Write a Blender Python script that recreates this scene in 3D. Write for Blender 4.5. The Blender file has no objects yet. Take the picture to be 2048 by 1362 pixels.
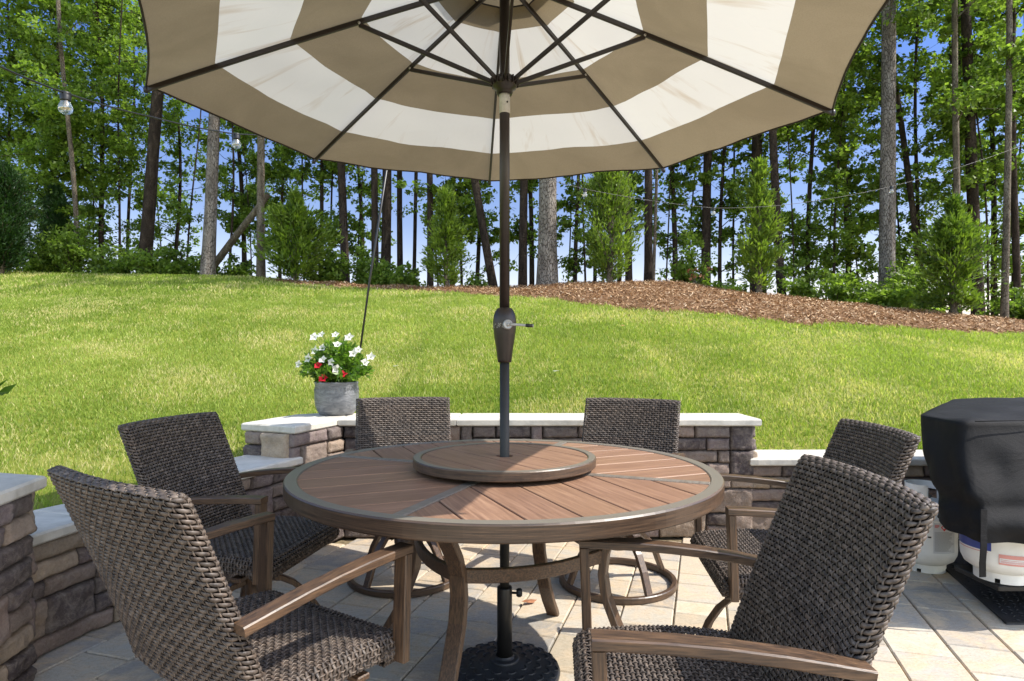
import bpy, math, random
import numpy as np
from mathutils import Vector, Matrix, noise as mn

sc = bpy.context.scene
C = sc.collection
PI = math.pi
R_ = math.radians

# ------------------------------------------------------------------ camera, sky, sun, exposure
cam_d = bpy.data.cameras.new('camera'); cam = bpy.data.objects.new('camera', cam_d); C.objects.link(cam)
F, U0, V0, H = 1248.0, 1024.0, 707.0, 1.173      # focal length in photo pixels, principal column, horizon row, eye height
cam_d.sensor_width = 36.0; cam_d.lens = F / 2048 * 36.0
cam_d.shift_y = (V0 - 681.0) / 2048.0
cam_d.clip_start = 0.05; cam_d.clip_end = 2000
cam.location = (0, 0, H); cam.rotation_euler = (R_(90), 0, 0)
sc.camera = cam

SUN_EL, SUN_AZ = 50.5, 99.0                       # azimuth clockwise from +Y
w = bpy.data.worlds.new('World'); sc.world = w; w.use_nodes = True
nt = w.node_tree; nt.nodes.clear()
wo = nt.nodes.new('ShaderNodeOutputWorld'); bg = nt.nodes.new('ShaderNodeBackground'); sky = nt.nodes.new('ShaderNodeTexSky')
sky.sky_type = 'NISHITA'; sky.sun_disc = False
sky.sun_elevation = R_(SUN_EL); sky.sun_rotation = R_(SUN_AZ)
sky.altitude = 100; sky.air_density = 1.0; sky.dust_density = 0.8; sky.ozone_density = 2.0
bg.inputs['Strength'].default_value = 0.15
# the sky away from the sun's side is a deeper blue, hazy lilac at the horizon; the half behind the viewer is brightened and warmed as added fill light
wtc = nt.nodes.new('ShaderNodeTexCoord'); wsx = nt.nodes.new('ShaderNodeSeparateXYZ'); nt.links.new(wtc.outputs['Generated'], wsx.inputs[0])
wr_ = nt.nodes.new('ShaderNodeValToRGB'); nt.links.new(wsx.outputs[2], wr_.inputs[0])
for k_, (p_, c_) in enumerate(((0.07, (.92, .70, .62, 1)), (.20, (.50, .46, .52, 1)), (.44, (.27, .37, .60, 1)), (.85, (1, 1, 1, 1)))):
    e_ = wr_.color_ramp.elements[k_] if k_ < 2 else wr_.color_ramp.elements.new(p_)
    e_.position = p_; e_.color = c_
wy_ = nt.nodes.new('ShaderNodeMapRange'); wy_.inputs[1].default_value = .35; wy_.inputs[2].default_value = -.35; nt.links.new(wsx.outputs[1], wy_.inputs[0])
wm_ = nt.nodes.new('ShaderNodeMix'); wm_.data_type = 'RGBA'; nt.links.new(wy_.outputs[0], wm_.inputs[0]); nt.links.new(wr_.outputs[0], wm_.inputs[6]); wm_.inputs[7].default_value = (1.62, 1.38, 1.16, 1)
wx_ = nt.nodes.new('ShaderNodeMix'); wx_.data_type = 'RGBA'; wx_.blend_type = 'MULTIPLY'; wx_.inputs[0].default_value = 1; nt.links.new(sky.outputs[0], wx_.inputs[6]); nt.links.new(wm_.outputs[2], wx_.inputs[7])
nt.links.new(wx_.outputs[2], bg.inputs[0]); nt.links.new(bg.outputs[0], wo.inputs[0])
sd = bpy.data.lights.new('sun', 'SUN'); sd.energy = 2.75; sd.angle = R_(0.5); sd.color = (1, .95, .87)
sun = bpy.data.objects.new('sun', sd); C.objects.link(sun)
az, el = R_(SUN_AZ), R_(SUN_EL)
to_sun = Vector((math.sin(az) * math.cos(el), math.cos(az) * math.cos(el), math.sin(el)))
sun.rotation_euler = to_sun.to_track_quat('Z', 'Y').to_euler()
sc.view_settings.view_transform = 'Standard'; sc.view_settings.look = 'None'
sc.view_settings.exposure = 1.25; sc.view_settings.gamma = 1
sc.render.engine = 'CYCLES'
sc.cycles.max_bounces = 8; sc.cycles.transparent_max_bounces = 12

rng = random.Random(7)
nrg = np.random.default_rng(11)

# ------------------------------------------------------------------ helpers
def srgb(r, g, b):
    f = lambda c: (c / 255 / 12.92) if c / 255 <= .04045 else ((c / 255 + .055) / 1.055) ** 2.4
    return (f(r), f(g), f(b), 1)

class NB:
    """small node builder"""
    def __init__(s, name, rough=.6, metal=0.0, spec=.5):
        s.m = bpy.data.materials.new(name); s.m.use_nodes = True
        s.t = s.m.node_tree; s.b = s.t.nodes['Principled BSDF']; s.out = s.t.nodes['Material Output']
        s.b.inputs['Roughness'].default_value = rough; s.b.inputs['Metallic'].default_value = metal
        s.b.inputs['Specular IOR Level'].default_value = spec
    def n(s, kind, **kw):
        nd = s.t.nodes.new('ShaderNode' + kind)
        for k, v in kw.items():
            if k in nd.inputs: nd.inputs[k].default_value = v
            else: setattr(nd, k, v)
        return nd
    def l(s, a, b): s.t.links.new(a, b)
    def col(s, c): s.b.inputs['Base Color'].default_value = c
    def coord(s, kind='Object', scale=(1, 1, 1)):
        tc = s.n('TexCoord'); mp = s.n('Mapping'); mp.inputs['Scale'].default_value = scale
        s.l(tc.outputs[kind], mp.inputs[0]); return mp.outputs[0]
    def noise(s, vec, scale, detail=4, rough=.55, dist=0.0):
        nd = s.n('TexNoise'); nd.inputs['Scale'].default_value = scale; nd.inputs['Detail'].default_value = detail
        nd.inputs['Roughness'].default_value = rough; nd.inputs['Distortion'].default_value = dist
        if vec is not None: s.l(vec, nd.inputs['Vector'])
        return nd.outputs[0]
    def ramp(s, fac, stops):
        r = s.n('ValToRGB'); e = r.color_ramp.elements
        while len(e) > 1: e.remove(e[0])
        e[0].position = stops[0][0]; e[0].color = stops[0][1]
        for p, c in stops[1:]:
            x = e.new(p); x.color = c
        s.l(fac, r.inputs[0]); return r.outputs[0]
    def mix(s, fac, a, b, mode='MIX'):
        m = s.n('Mix'); m.data_type = 'RGBA'; m.blend_type = mode
        for i, x in ((0, fac), (6, a), (7, b)):
            if hasattr(x, 'is_output'): s.l(x, m.inputs[i])
            else: m.inputs[i].default_value = x
        return m.outputs[2]
    def math(s, op, a, b=0.0, c=None, clamp=False):
        m = s.n('Math'); m.operation = op; m.use_clamp = clamp
        for i, x in enumerate((a, b) if c is None else (a, b, c)):
            if hasattr(x, 'is_output'): s.l(x, m.inputs[i])
            else: m.inputs[i].default_value = x
        return m.outputs[0]
    def bump(s, h, strength=.3, dist=.01):
        b = s.n('Bump'); b.inputs['Strength'].default_value = strength; b.inputs['Distance'].default_value = dist
        s.l(h, b.inputs['Height']); s.l(b.outputs[0], s.b.inputs['Normal'])
    def attr(s, name):
        a = s.n('Attribute'); a.attribute_name = name; return a.outputs['Color']
    def base(s, x): s.l(x, s.b.inputs['Base Color'])

G = lambda v: (v, v, v, 1)

def mesh_np(name, V, Q=None, T=None, tint=None, uv=None, smooth=True):
    """V (n,3), Q (m,4), T (k,3); tint per-vertex (n,3)"""
    me = bpy.data.meshes.new(name)
    Q = np.zeros((0, 4), int) if Q is None else np.asarray(Q, int).reshape(-1, 4)
    T = np.zeros((0, 3), int) if T is None else np.asarray(T, int).reshape(-1, 3)
    V = np.asarray(V, np.float32)
    me.vertices.add(len(V)); me.vertices.foreach_set('co', V.ravel())
    nl = Q.size + T.size; nf = len(Q) + len(T)
    me.loops.add(nl); me.polygons.add(nf)
    me.loops.foreach_set('vertex_index', np.concatenate([Q.ravel(), T.ravel()]).astype(np.int32))
    st = np.concatenate([np.arange(len(Q)) * 4, Q.size + np.arange(len(T)) * 3]).astype(np.int32)
    me.polygons.foreach_set('loop_start', st)
    me.polygons.foreach_set('use_smooth', np.full(nf, smooth))
    me.update(calc_edges=True)
    if tint is not None:
        a = me.color_attributes.new('tint', 'FLOAT_COLOR', 'POINT')
        t4 = np.ones((len(V), 4), np.float32); t4[:, :tint.shape[1]] = tint
        a.data.foreach_set('color', t4.ravel())
    return me

def link(name, me, mat=None, parent=None):
    o = bpy.data.objects.new(name, me); C.objects.link(o)
    if mat: me.materials.append(mat)
    if parent: o.parent = parent
    return o

def empty(name, loc=(0, 0, 0), rz=0.0):
    o = bpy.data.objects.new(name, None); C.objects.link(o); o.location = loc; o.rotation_euler = (0, 0, rz)
    o.empty_display_size = .2
    return o

def tag(o, label=None, cat=None, group=None, kind=None):
    if label: o['label'] = label
    if cat: o['category'] = cat
    if group: o['group'] = group
    if kind: o['kind'] = kind
    return o

def copy_tree(o, parent=None):
    c = o.copy(); C.objects.link(c); c.parent = parent
    for ch in o.children: copy_tree(ch, c)
    return c

class MB:
    """mesh collector"""
    def __init__(s): s.V = []; s.Fc = []; s.tint = []; s.sm = []
    def add(s, vs, fs, tint=None, smooth=False, M=None):
        b = len(s.V)
        for v in vs: s.V.append(tuple(M @ Vector(v)) if M else tuple(v))
        for f in fs: s.Fc.append(tuple(b + i for i in f)); s.sm.append(smooth)
        s.tint += [tint or (1, 1, 1)] * len(vs)
    def box(s, x0, x1, y0, y1, z0, z1, ch=0.003, tint=None, M=None):
        """chamfered box"""
        c = min(ch, (x1 - x0) / 2.1, (y1 - y0) / 2.1, (z1 - z0) / 2.1)
        xs, ys, zs = (x0, x1), (y0, y1), (z0, z1); vs = []; idx = {}
        for i in (0, 1):
            for j in (0, 1):
                for k in (0, 1):
                    sx, sy, sz = (1, -1)[i], (1, -1)[j], (1, -1)[k]
                    P = (xs[i], ys[j], zs[k])
                    for a, q in enumerate(((0, sy * c, sz * c), (sx * c, 0, sz * c), (sx * c, sy * c, 0))):
                        idx[(i, j, k, a)] = len(vs); vs.append((P[0] + q[0], P[1] + q[1], P[2] + q[2]))
        fs = []
        g = lambda i, j, k, a: idx[(i, j, k, a)]
        for i in (0, 1): f = [g(i, 0, 0, 0), g(i, 1, 0, 0), g(i, 1, 1, 0), g(i, 0, 1, 0)]; fs.append(f if i else f[::-1])
        for j in (0, 1): f = [g(0, j, 0, 1), g(1, j, 0, 1), g(1, j, 1, 1), g(0, j, 1, 1)]; fs.append(f[::-1] if j else f)
        for k in (0, 1): f = [g(0, 0, k, 2), g(1, 0, k, 2), g(1, 1, k, 2), g(0, 1, k, 2)]; fs.append(f if k else f[::-1])
        for i in (0, 1):
            for j in (0, 1): f = [g(i, j, 0, 0), g(i, j, 1, 0), g(i, j, 1, 1), g(i, j, 0, 1)]; fs.append(f if (i + j) % 2 else f[::-1])
        for i in (0, 1):
            for k in (0, 1): f = [g(i, 0, k, 0), g(i, 1, k, 0), g(i, 1, k, 2), g(i, 0, k, 2)]; fs.append(f[::-1] if (i + k) % 2 else f)
        for j in (0, 1):
            for k in (0, 1): f = [g(0, j, k, 1), g(1, j, k, 1), g(1, j, k, 2), g(0, j, k, 2)]; fs.append(f if (j + k) % 2 else f[::-1])
        for i in (0, 1):
            for j in (0, 1):
                for k in (0, 1): f = [g(i, j, k, 0), g(i, j, k, 1), g(i, j, k, 2)]; fs.append(f if (i + j + k) % 2 else f[::-1])
        s.add(vs, fs, tint, False, M)
    def sweep(s, path, w_, h_, up=(0, 0, 1), ch=.003, closed=False, tint=None, M=None, smooth=False, round_=0):
        """rectangular bar (chamfered) or round tube (round_ = sides) along a path; w_,h_ may be lists"""
        P = [Vector(p) for p in path]; n = len(P); up = Vector(up); vs = []; fs = []
        for i in range(n):
            if closed: t = P[(i + 1) % n] - P[i - 1]
            else: t = P[min(i + 1, n - 1)] - P[max(i - 1, 0)]
            t.normalize()
            u = up - t * up.dot(t)
            if u.length < 1e-4: u = Vector((1, 0, 0)) - t * t.x
            u.normalize(); sd_ = t.cross(u)
            k = 1.0
            if 0 < i < n - 1 or closed:   # mitre
                a = (P[i] - P[i - 1]).normalized(); b_ = (P[(i + 1) % n] - P[i]).normalized()
                k = 1 / max(.5, math.sqrt(max(0.01, (1 + a.dot(b_)) / 2)))
            W = (w_[i] if hasattr(w_, '__len__') else w_) / 2; Hh = (h_[i] if hasattr(h_, '__len__') else h_) / 2
            if round_:
                sec = [(W * math.cos(2 * PI * q / round_), Hh * math.sin(2 * PI * q / round_)) for q in range(round_)]
            else:
                c = min(ch, W * .6, Hh * .6)
                sec = [(W - c, Hh), (-W + c, Hh), (-W, Hh - c), (-W, -Hh + c), (-W + c, -Hh), (W - c, -Hh), (W, -Hh + c), (W, Hh - c)]
            for a, b_ in sec: vs.append(P[i] + sd_ * a + u * b_ * k)
        m = len(sec); seg = n if closed else n - 1
        for i in range(seg):
            for q in range(m):
                fs.append((i * m + q, i * m + (q + 1) % m, ((i + 1) % n) * m + (q + 1) % m, ((i + 1) % n) * m + q))
        if not closed: fs.append(tuple(range(m))[::-1]); fs.append(tuple((n - 1) * m + q for q in range(m)))
        s.add(vs, fs, tint, smooth or bool(round_), M)
    def lathe(s, prof, n=32, M=None, tint=None, smooth=True, cap=True):
        vs = []; fs = []
        for r, z in prof:
            for q in range(n): a = 2 * PI * q / n; vs.append((r * math.cos(a), r * math.sin(a), z))
        for i in range(len(prof) - 1):
            for q in range(n): fs.append((i * n + q, i * n + (q + 1) % n, (i + 1) * n + (q + 1) % n, (i + 1) * n + q))
        if cap:
            if prof[0][0] > 1e-4: fs.append(tuple(range(n))[::-1])
            if prof[-1][0] > 1e-4: fs.append(tuple((len(prof) - 1) * n + q for q in range(n)))
        s.add(vs, fs, tint, smooth, M)
    def prism(s, poly, z0, z1, ch=.004, tint=None, top_fn=None):
        """extruded polygon (counter-clockwise) with a chamfered top and bottom rim"""
        n = len(poly); P = [Vector((p[0], p[1])) for p in poly]; ins = []
        for i in range(n):
            a = (P[i] - P[i - 1]).normalized(); b_ = (P[(i + 1) % n] - P[i]).normalized()
            na = Vector((-a.y, a.x)); nb = Vector((-b_.y, b_.x)); m = (na + nb)
            m = m / max(.3, m.length_squared) * 2 if m.length > 1e-6 else na
            ins.append(P[i] + m * ch)
        vs = []
        for ring, z in ((ins, z0), (P, z0 + ch), (P, z1 - ch), (ins, z1)):
            vs += [(p.x, p.y, z) for p in ring]
        fs = [tuple(range(n))[::-1], tuple(3 * n + i for i in range(n))]
        for r in range(3):
            for i in range(n): fs.append((r * n + i, r * n + (i + 1) % n, (r + 1) * n + (i + 1) % n, (r + 1) * n + i))
        s.add(vs, fs, tint)
    def build(s, name, mat=None, parent=None):
        me = bpy.data.meshes.new(name); me.from_pydata(s.V, [], s.Fc)
        me.polygons.foreach_set('use_smooth', s.sm)
        a = me.color_attributes.new('tint', 'FLOAT_COLOR', 'POINT')
        t = np.ones((len(s.V), 4), np.float32); t[:, :3] = np.array(s.tint, np.float32).reshape(-1, 3); a.data.foreach_set('color', t.ravel())
        me.update()
        return link(name, me, mat, parent)

def smoothstep(a, b, x):
    t = np.clip((np.asarray(x, float) - a) / (b - a), 0, 1); return t * t * (3 - 2 * t)

# ------------------------------------------------------------------ terrain height
UV_ = [-900, -300, 0, 400, 530, 700, 900, 1000, 1070, 1150, 1250, 1350, 1450, 1600, 1800, 2048, 2500, 3200]
VC_ = [545, 546, 548, 552, 556, 571, 577, 580, 577, 571, 567, 569, 581, 601, 622, 645, 665, 680]
YC_ = [14.5, 14.5, 14, 13.4, 13, 12, 11.3, 11, 10.9, 10.8, 10.6, 10.5, 10.4, 10.2, 10.0, 9.8, 9.6, 9.4]
CX = [(u - U0) / F * y for u, y in zip(UV_, YC_)]
CZ = [H + (V0 - v) * y / F for v, y in zip(VC_, YC_)]
CX = [-60] + CX + [60]; CZ = [CZ[0]] + CZ + [CZ[-1]]; YC2 = [YC_[0]] + YC_ + [YC_[-1]]
def wob(X, Y, s_, a):
    return a * (np.sin(X * s_ + 1.3 * np.sin(Y * s_ * .7)) * np.cos(Y * s_ * 1.1 + .8 * np.sin(X * s_ * .6)))
def terrain(X, Y):
    X = np.asarray(X, float); Y = np.asarray(Y, float)
    yc = np.interp(X, CX, YC2); zc = np.interp(X, CX, CZ)
    z0 = .47 + .0 * X + .18 * (smoothstep(-1.15, -.8, X) - smoothstep(1.25, 1.5, X)).clip(0)
    s_ = np.clip((Y - 4.25) / (yc - 4.25), 0, 1)
    g = 1.22 * s_ - .22 * s_ * s_
    z = z0 + (zc - z0) * g
    z = z - .05 * np.clip(4.25 - Y, 0, 50) * smoothstep(-1.5, -2.6, X) * .3
    z = np.where(Y > yc, zc - .05 * (Y - yc) - .006 * (Y - yc) ** 2 * (Y < yc + 12) - .9 * (Y >= yc + 12), z)
    z = z + wob(X, Y, 1.1, .012) * smoothstep(0, .15, s_) + wob(X + 3, Y, .45, .02) * smoothstep(0, .2, s_) * (Y < yc)
    return z
def tz(x, y): return float(terrain(x, y))
def at_depth(u, v, Y): return Vector(((u - U0) / F * Y, Y, H + (V0 - v) * Y / F))
def on_ground(u, v, y0=4.3):
    """first hit of the sight line through photo pixel (u, v) with the lawn"""
    Y = np.linspace(y0, 15, 800); X = (u - U0) / F * Y
    Z = H + (V0 - v) * Y / F; d = Z - terrain(X, Y); k = np.where(d <= 0)[0]
    i = k[0] if len(k) else int(np.argmin(d))
    return Vector((X[i], Y[i], float(terrain(X[i], Y[i]))))

# patio outline (inside face of the retaining wall)
MID_L = [(-1.205, 3.60), (-1.29, 3.36), (-1.368, 3.14), (-1.47, 2.98)]
LOW_L = [(-1.47, 2.98), (-1.58, 2.87), (-1.68, 2.75), (-1.745, 2.60), (-1.775, 2.45), (-1.795, 2.30), (-1.81, 2.12)]
def in_patio(X, Y, m=.17):
    lx = np.interp(Y, [-4, 1.0, 2.0, 2.12, 2.35, 2.6, 2.75, 2.87, 2.98, 3.14, 3.57, 3.95, 4.2], [-1.6, -1.6, -1.68, -1.81, -1.79, -1.745, -1.68, -1.58, -1.47, -1.368, -1.19, -1.1, -1.1])
    return (Y < 3.95 + m) & (X > lx - m)

# ------------------------------------------------------------------ materials
def leaf_material(name, c1, c2, trans=.45, rough=.45, dry=None):
    n = NB(name, rough, 0, .35)
    a = n.attr('tint')
    c = n.mix(n.n('SeparateColor').outputs[0] if False else n.math('MULTIPLY', 1.0, 1.0), c1, c2)
    sep = n.n('SeparateColor'); n.l(a, sep.inputs[0])
    c = n.mix(sep.outputs[0], c1, c2)
    if dry: c = n.mix(sep.outputs[1], c, dry)
    n.base(c)
    tr = n.n('BsdfTranslucent'); bright = n.mix(1.0, c, (1.35, 1.5, .7, 1), 'MULTIPLY'); n.l(bright, tr.inputs[0])
    mx = n.n('MixShader'); mx.inputs[0].default_value = trans
    n.l(n.b.outputs[0], mx.inputs[1]); n.l(tr.outputs[0], mx.inputs[2]); n.l(mx.outputs[0], n.out.inputs[0])
    return n.m
M = {}
M['leaf'] = leaf_material('broad_leaf', (.045, .088, .018, 1), (.27, .375, .07, 1), .52)
M['leaf_dark'] = leaf_material('dark_leaf', (.010, .03, .008, 1), (.045, .105, .02, 1), .3)
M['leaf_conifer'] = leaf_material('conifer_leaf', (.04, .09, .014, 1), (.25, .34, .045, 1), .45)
M['leaf_pot'] = leaf_material('pot_leaf', (.03, .085, .012, 1), (.19, .33, .035, 1), .4, .35)
M['grass'] = leaf_material('grass_blade', (.15, .225, .022, 1), (.45, .51, .125, 1), .45, .6, (.64, .55, .29, 1))

def bark(name, c1, c2, c3, sc_=1.0):
    n = NB(name, .9, 0, .2); v = n.coord('Object', (1, 1, .35))
    vo = n.n('TexVoronoi'); vo.feature = 'DISTANCE_TO_EDGE'; vo.inputs['Scale'].default_value = 34 * sc_
    nz = n.noise(v, 6 * sc_, 5, .6, .6)
    mv = n.n('VectorMath'); mv.operation = 'ADD'; n.l(v, mv.inputs[0])
    nz2 = n.n('TexNoise'); nz2.inputs['Scale'].default_value = 9 * sc_; n.l(v, nz2.inputs['Vector'])
    sc2 = n.n('VectorMath'); sc2.operation = 'SCALE'; sc2.inputs['Scale'].default_value = .06 / sc_; n.l(nz2.outputs['Color'], sc2.inputs[0]); n.l(sc2.outputs[0], mv.inputs[1])
    n.l(mv.outputs[0], vo.inputs['Vector'])
    crack = n.ramp(vo.outputs['Distance'], [(0.0, G(0)), (.09, G(1))])
    c = n.ramp(nz, [(.3, c1), (.55, c2), (.75, c3)])
    c = n.mix(crack, n.mix(1.0, c, (.38, .35, .32, 1), 'MULTIPLY'), c)
    n.base(c); n.bump(n.math('ADD', crack, n.math('MULTIPLY', nz, .8)), 1.0, .02)
    return n.m
M['bark_pine'] = bark('pine_bark', srgb(96, 88, 82), srgb(134, 126, 119), srgb(164, 157, 150))
M['bark_dark'] = bark('dark_bark', srgb(44, 36, 31), srgb(70, 59, 50), srgb(98, 86, 74), 1.4)
M['bark_pale'] = bark('pale_bark', srgb(92, 82, 70), srgb(126, 116, 102), srgb(152, 143, 128), 1.6)

# ground under grass
n = NB('lawn_soil', .95, 0, .1); v = n.coord()
f1 = n.noise(v, 1.1, 5, .6); f2 = n.noise(v, 45, 6, .7)
c = n.ramp(f1, [(.35, (.15, .20, .025, 1)), (.55, (.27, .29, .05, 1)), (.7, (.42, .38, .12, 1))])
c = n.mix(n.math('MULTIPLY', f2, .6), c, (.16, .17, .03, 1)); n.base(c); n.bump(f2, .8, .03); M['lawn'] = n.m
# mulch
n = NB('bark_mulch', .95, 0, .1); v = n.coord()
f2 = n.noise(v, 60, 6, .8, .5); f1 = n.noise(v, 3, 4, .6)
c = n.ramp(f2, [(.3, srgb(78, 57, 42)), (.5, srgb(140, 108, 80)), (.7, srgb(182, 152, 120))])
c = n.mix(n.math('MULTIPLY', f1, .5), c, srgb(148, 110, 78)); n.base(c); n.bump(f2, 1.0, .04); M['mulch'] = n.m
n = NB('mulch_chip', .85, 0, .2); sep = n.n('SeparateColor'); n.l(n.attr('tint'), sep.inputs[0])
n.base(n.ramp(sep.outputs[0], [(0, srgb(96, 72, 54)), (.4, srgb(162, 128, 94)), (.8, srgb(198, 164, 126)), (1, srgb(208, 188, 160))])); M['chip'] = n.m
# pavers
n = NB('paver', .85, 0, .25); v = n.coord(); f1 = n.noise(v, 7, 6, .65, .8); f2 = n.noise(v, 90, 5, .7)
c = n.mix(n.ramp(f1, [(.42, G(0)), (.66, G(1))]), n.attr('tint'), srgb(196, 176, 148))
c = n.mix(.35, c, n.ramp(f2, [(.3, G(.18)), (.7, G(.75))]), 'SOFT_LIGHT')
vein = n.noise(n.coord('Object', (1, 3, 1)), 3.5, 6, .7, 3.0)
c = n.mix(n.ramp(vein, [(.485, G(0)), (.5, G(.45)), (.515, G(0))]), c, srgb(120, 104, 84))
n.base(c); n.bump(n.math('ADD', f1, n.math('MULTIPLY', f2, .25)), .35, .008); M['paver'] = n.m
n = NB('joint_sand', .95, 0, .1); v = n.coord(); n.base(n.ramp(n.noise(v, 30, 5), [(.3, srgb(96, 84, 64)), (.7, srgb(150, 136, 108))])); M['sand'] = n.m
# wall stone
n = NB('wall_stone', .85, 0, .25); v = n.coord(); f1 = n.noise(v, 20, 8, .72, .3); f2 = n.noise(v, 90, 6, .75)
c = n.mix(n.ramp(f1, [(.42, G(0)), (.68, G(.55))]), n.attr('tint'), srgb(152, 140, 128))
c = n.mix(n.ramp(n.noise(v, 6, 4, .6), [(.5, G(0)), (.7, G(.4))]), c, srgb(86, 76, 70))
c = n.mix(.5, c, n.ramp(f2, [(.3, G(.2)), (.7, G(.75))]), 'SOFT_LIGHT')
vein = n.noise(n.coord('Object', (1, 1, 2)), 5, 4, .6, 2.0)
c = n.mix(n.ramp(vein, [(.49, G(0)), (.5, G(.22)), (.51, G(0))]), c, srgb(176, 164, 150))
n.base(c); n.bump(n.math('ADD', f1, n.math('MULTIPLY', f2, .4)), .7, .015); M['stone'] = n.m
n = NB('wall_core', .95, 0, .1); n.col(srgb(58, 52, 48)); M['core'] = n.m
n = NB('capstone', .8, 0, .3); v = n.coord(); f1 = n.noise(v, 5, 6, .65, .6); f2 = n.noise(v, 60, 5, .7)
c = n.ramp(f1, [(.3, srgb(176, 170, 158)), (.55, srgb(204, 198, 186)), (.75, srgb(216, 211, 200))])
c = n.mix(n.ramp(n.noise(v, 14, 3, .5), [(.62, G(0)), (.74, G(.5))]), c, srgb(160, 152, 134))
n.base(c); n.bump(n.math('ADD', f1, n.math('MULTIPLY', f2, .4)), .4, .01); M['cap'] = n.m

def grain_metal(name, axis, hi=(124, 94, 66), lo=(46, 35, 27), polar=False, rough=.38):
    """powder-coated metal with brushed wood-like streaks along one axis"""
    n = NB(name, rough, .0, .6)
    if polar:
        tc = n.n('TexCoord'); sx = n.n('SeparateXYZ'); n.l(tc.outputs['Object'], sx.inputs[0])
        ang = n.math('ARCTAN2', sx.outputs[1], sx.outputs[0])
        r = n.math('SQRT', n.math('ADD', n.math('POWER', sx.outputs[0], 2.0), n.math('POWER', sx.outputs[1], 2.0)))
        cb = n.n('CombineXYZ'); n.l(n.math('MULTIPLY', ang, 3.5), cb.inputs[0]); n.l(n.math('MULTIPLY', r, 150.0), cb.inputs[1]); n.l(n.math('MULTIPLY', sx.outputs[2], 220.0), cb.inputs[2])
        v = cb.outputs[0]
    else:
        s_ = [190, 190, 190]; s_['xyz'.index(axis)] = 9
        v = n.coord('Object', tuple(s_))
    f1 = n.noise(v, 1.0, 4, .7, .3)
    f3 = n.noise(n.coord(), 4, 3, .5)
    c = n.ramp(f1, [(.35, srgb(*lo)), (.55, srgb(*[int(a * .62 + b * .38) for a, b in zip(hi, lo)])), (.74, srgb(*hi))])
    c = n.mix(n.math('MULTIPLY', f3, .4), c, srgb(66, 50, 42))
    n.base(c); n.bump(f1, .18, .002)
    rr = n.math('MULTIPLY_ADD', f1, .25, rough - .1); n.l(rr, n.b.inputs['Roughness'])
    return n.m
for a in 'xyz': M['metal_' + a] = grain_metal('brushed_brown_' + a, a)
M['metal_rim'] = grain_metal('brushed_brown_rim', 'x', (112, 86, 62), (44, 34, 27), True)
M['table_rim'] = grain_metal('weathered_table_rim', 'x', (112, 86, 62), (42, 33, 26), True)
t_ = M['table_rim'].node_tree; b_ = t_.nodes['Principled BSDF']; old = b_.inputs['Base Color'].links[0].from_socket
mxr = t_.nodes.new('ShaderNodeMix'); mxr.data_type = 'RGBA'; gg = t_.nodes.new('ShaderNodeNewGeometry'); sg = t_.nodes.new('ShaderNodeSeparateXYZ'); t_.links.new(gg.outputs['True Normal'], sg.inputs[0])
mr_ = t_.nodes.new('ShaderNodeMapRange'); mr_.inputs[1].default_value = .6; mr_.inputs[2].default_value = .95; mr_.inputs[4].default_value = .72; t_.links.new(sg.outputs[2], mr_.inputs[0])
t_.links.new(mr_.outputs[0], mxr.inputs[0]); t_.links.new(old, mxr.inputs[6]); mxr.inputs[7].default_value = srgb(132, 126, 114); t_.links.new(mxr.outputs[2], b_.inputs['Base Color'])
M['spar'] = grain_metal('weathered_spar', 'x', (150, 142, 130), (112, 102, 92), True, .4)
# table planks
def plank(name, axis):
    n = NB(name, .5, 0, .4); s_ = [70, 70, 70]; s_['xyz'.index(axis)] = 3.5
    f1 = n.noise(n.coord('Object', tuple(s_)), 1.0, 6, .65, .8); f2 = n.noise(n.coord(), 5, 4, .5)
    c = n.ramp(f1, [(.3, srgb(112, 84, 66)), (.5, srgb(138, 106, 84)), (.72, srgb(164, 130, 105))])
    c = n.mix(.6, c, n.attr('tint'), 'MULTIPLY'); c = n.mix(n.math('MULTIPLY', f2, .25), c, srgb(150, 116, 96))
    n.base(c); n.bump(f1, .15, .002); return n.m
M['plank'] = plank('composite_plank', 'x')
# wicker
n = NB('wicker', .5, 0, .45); f = n.noise(n.coord('Object', (60, 60, 60)), 1.0, 4, .6)
c = n.mix(n.ramp(f, [(.35, G(0)), (.7, G(1))]), srgb(54, 46, 41), srgb(114, 101, 90)); c = n.mix(.9, c, n.attr('tint'), 'MULTIPLY'); n.base(c)
n.bump(n.noise(n.coord('Object', (400, 60, 400)), 1.0, 2), .15, .001)
M['wicker'] = n.m
n = NB('wicker_core', .9, 0, .1); n.col(srgb(26, 22, 20)); M['wcore'] = n.m
# umbrella
n = NB('canopy_cloth', .9, 0, .1)
uvn = n.n('UVMap'); sx = n.n('SeparateXYZ'); n.l(uvn.outputs[0], sx.inputs[0]); t = sx.outputs[0]
wv = n.math('MULTIPLY', n.math('SUBTRACT', n.noise(n.coord(), 3.0, 2), .5), .006); t2 = n.math('ADD', t, wv)
def band(a, b):
    return n.math('MULTIPLY', n.math('GREATER_THAN', t2, a), n.math('LESS_THAN', t2, b))
white = n.math('ADD', band(.205, .41), band(.61, .815))
f1 = n.noise(n.coord('Object', (1, 1, 1)), 2.4, 5, .6, .8); fw = n.noise(n.coord(), 260, 2, .5)
cb = n.n('CombineXYZ'); n.l(n.math('MULTIPLY', t, 2.4), cb.inputs[0]); n.l(n.math('MULTIPLY', sx.outputs[1], 7.0), cb.inputs[1])
st = n.noise(cb.outputs[0], 1.0, 4, .6, .5)
stain = n.ramp(st, [(.55, G(0)), (.68, G(.45)), (.78, G(.75))])
cw = n.mix(stain, srgb(218, 215, 205), srgb(176, 150, 108))
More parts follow.
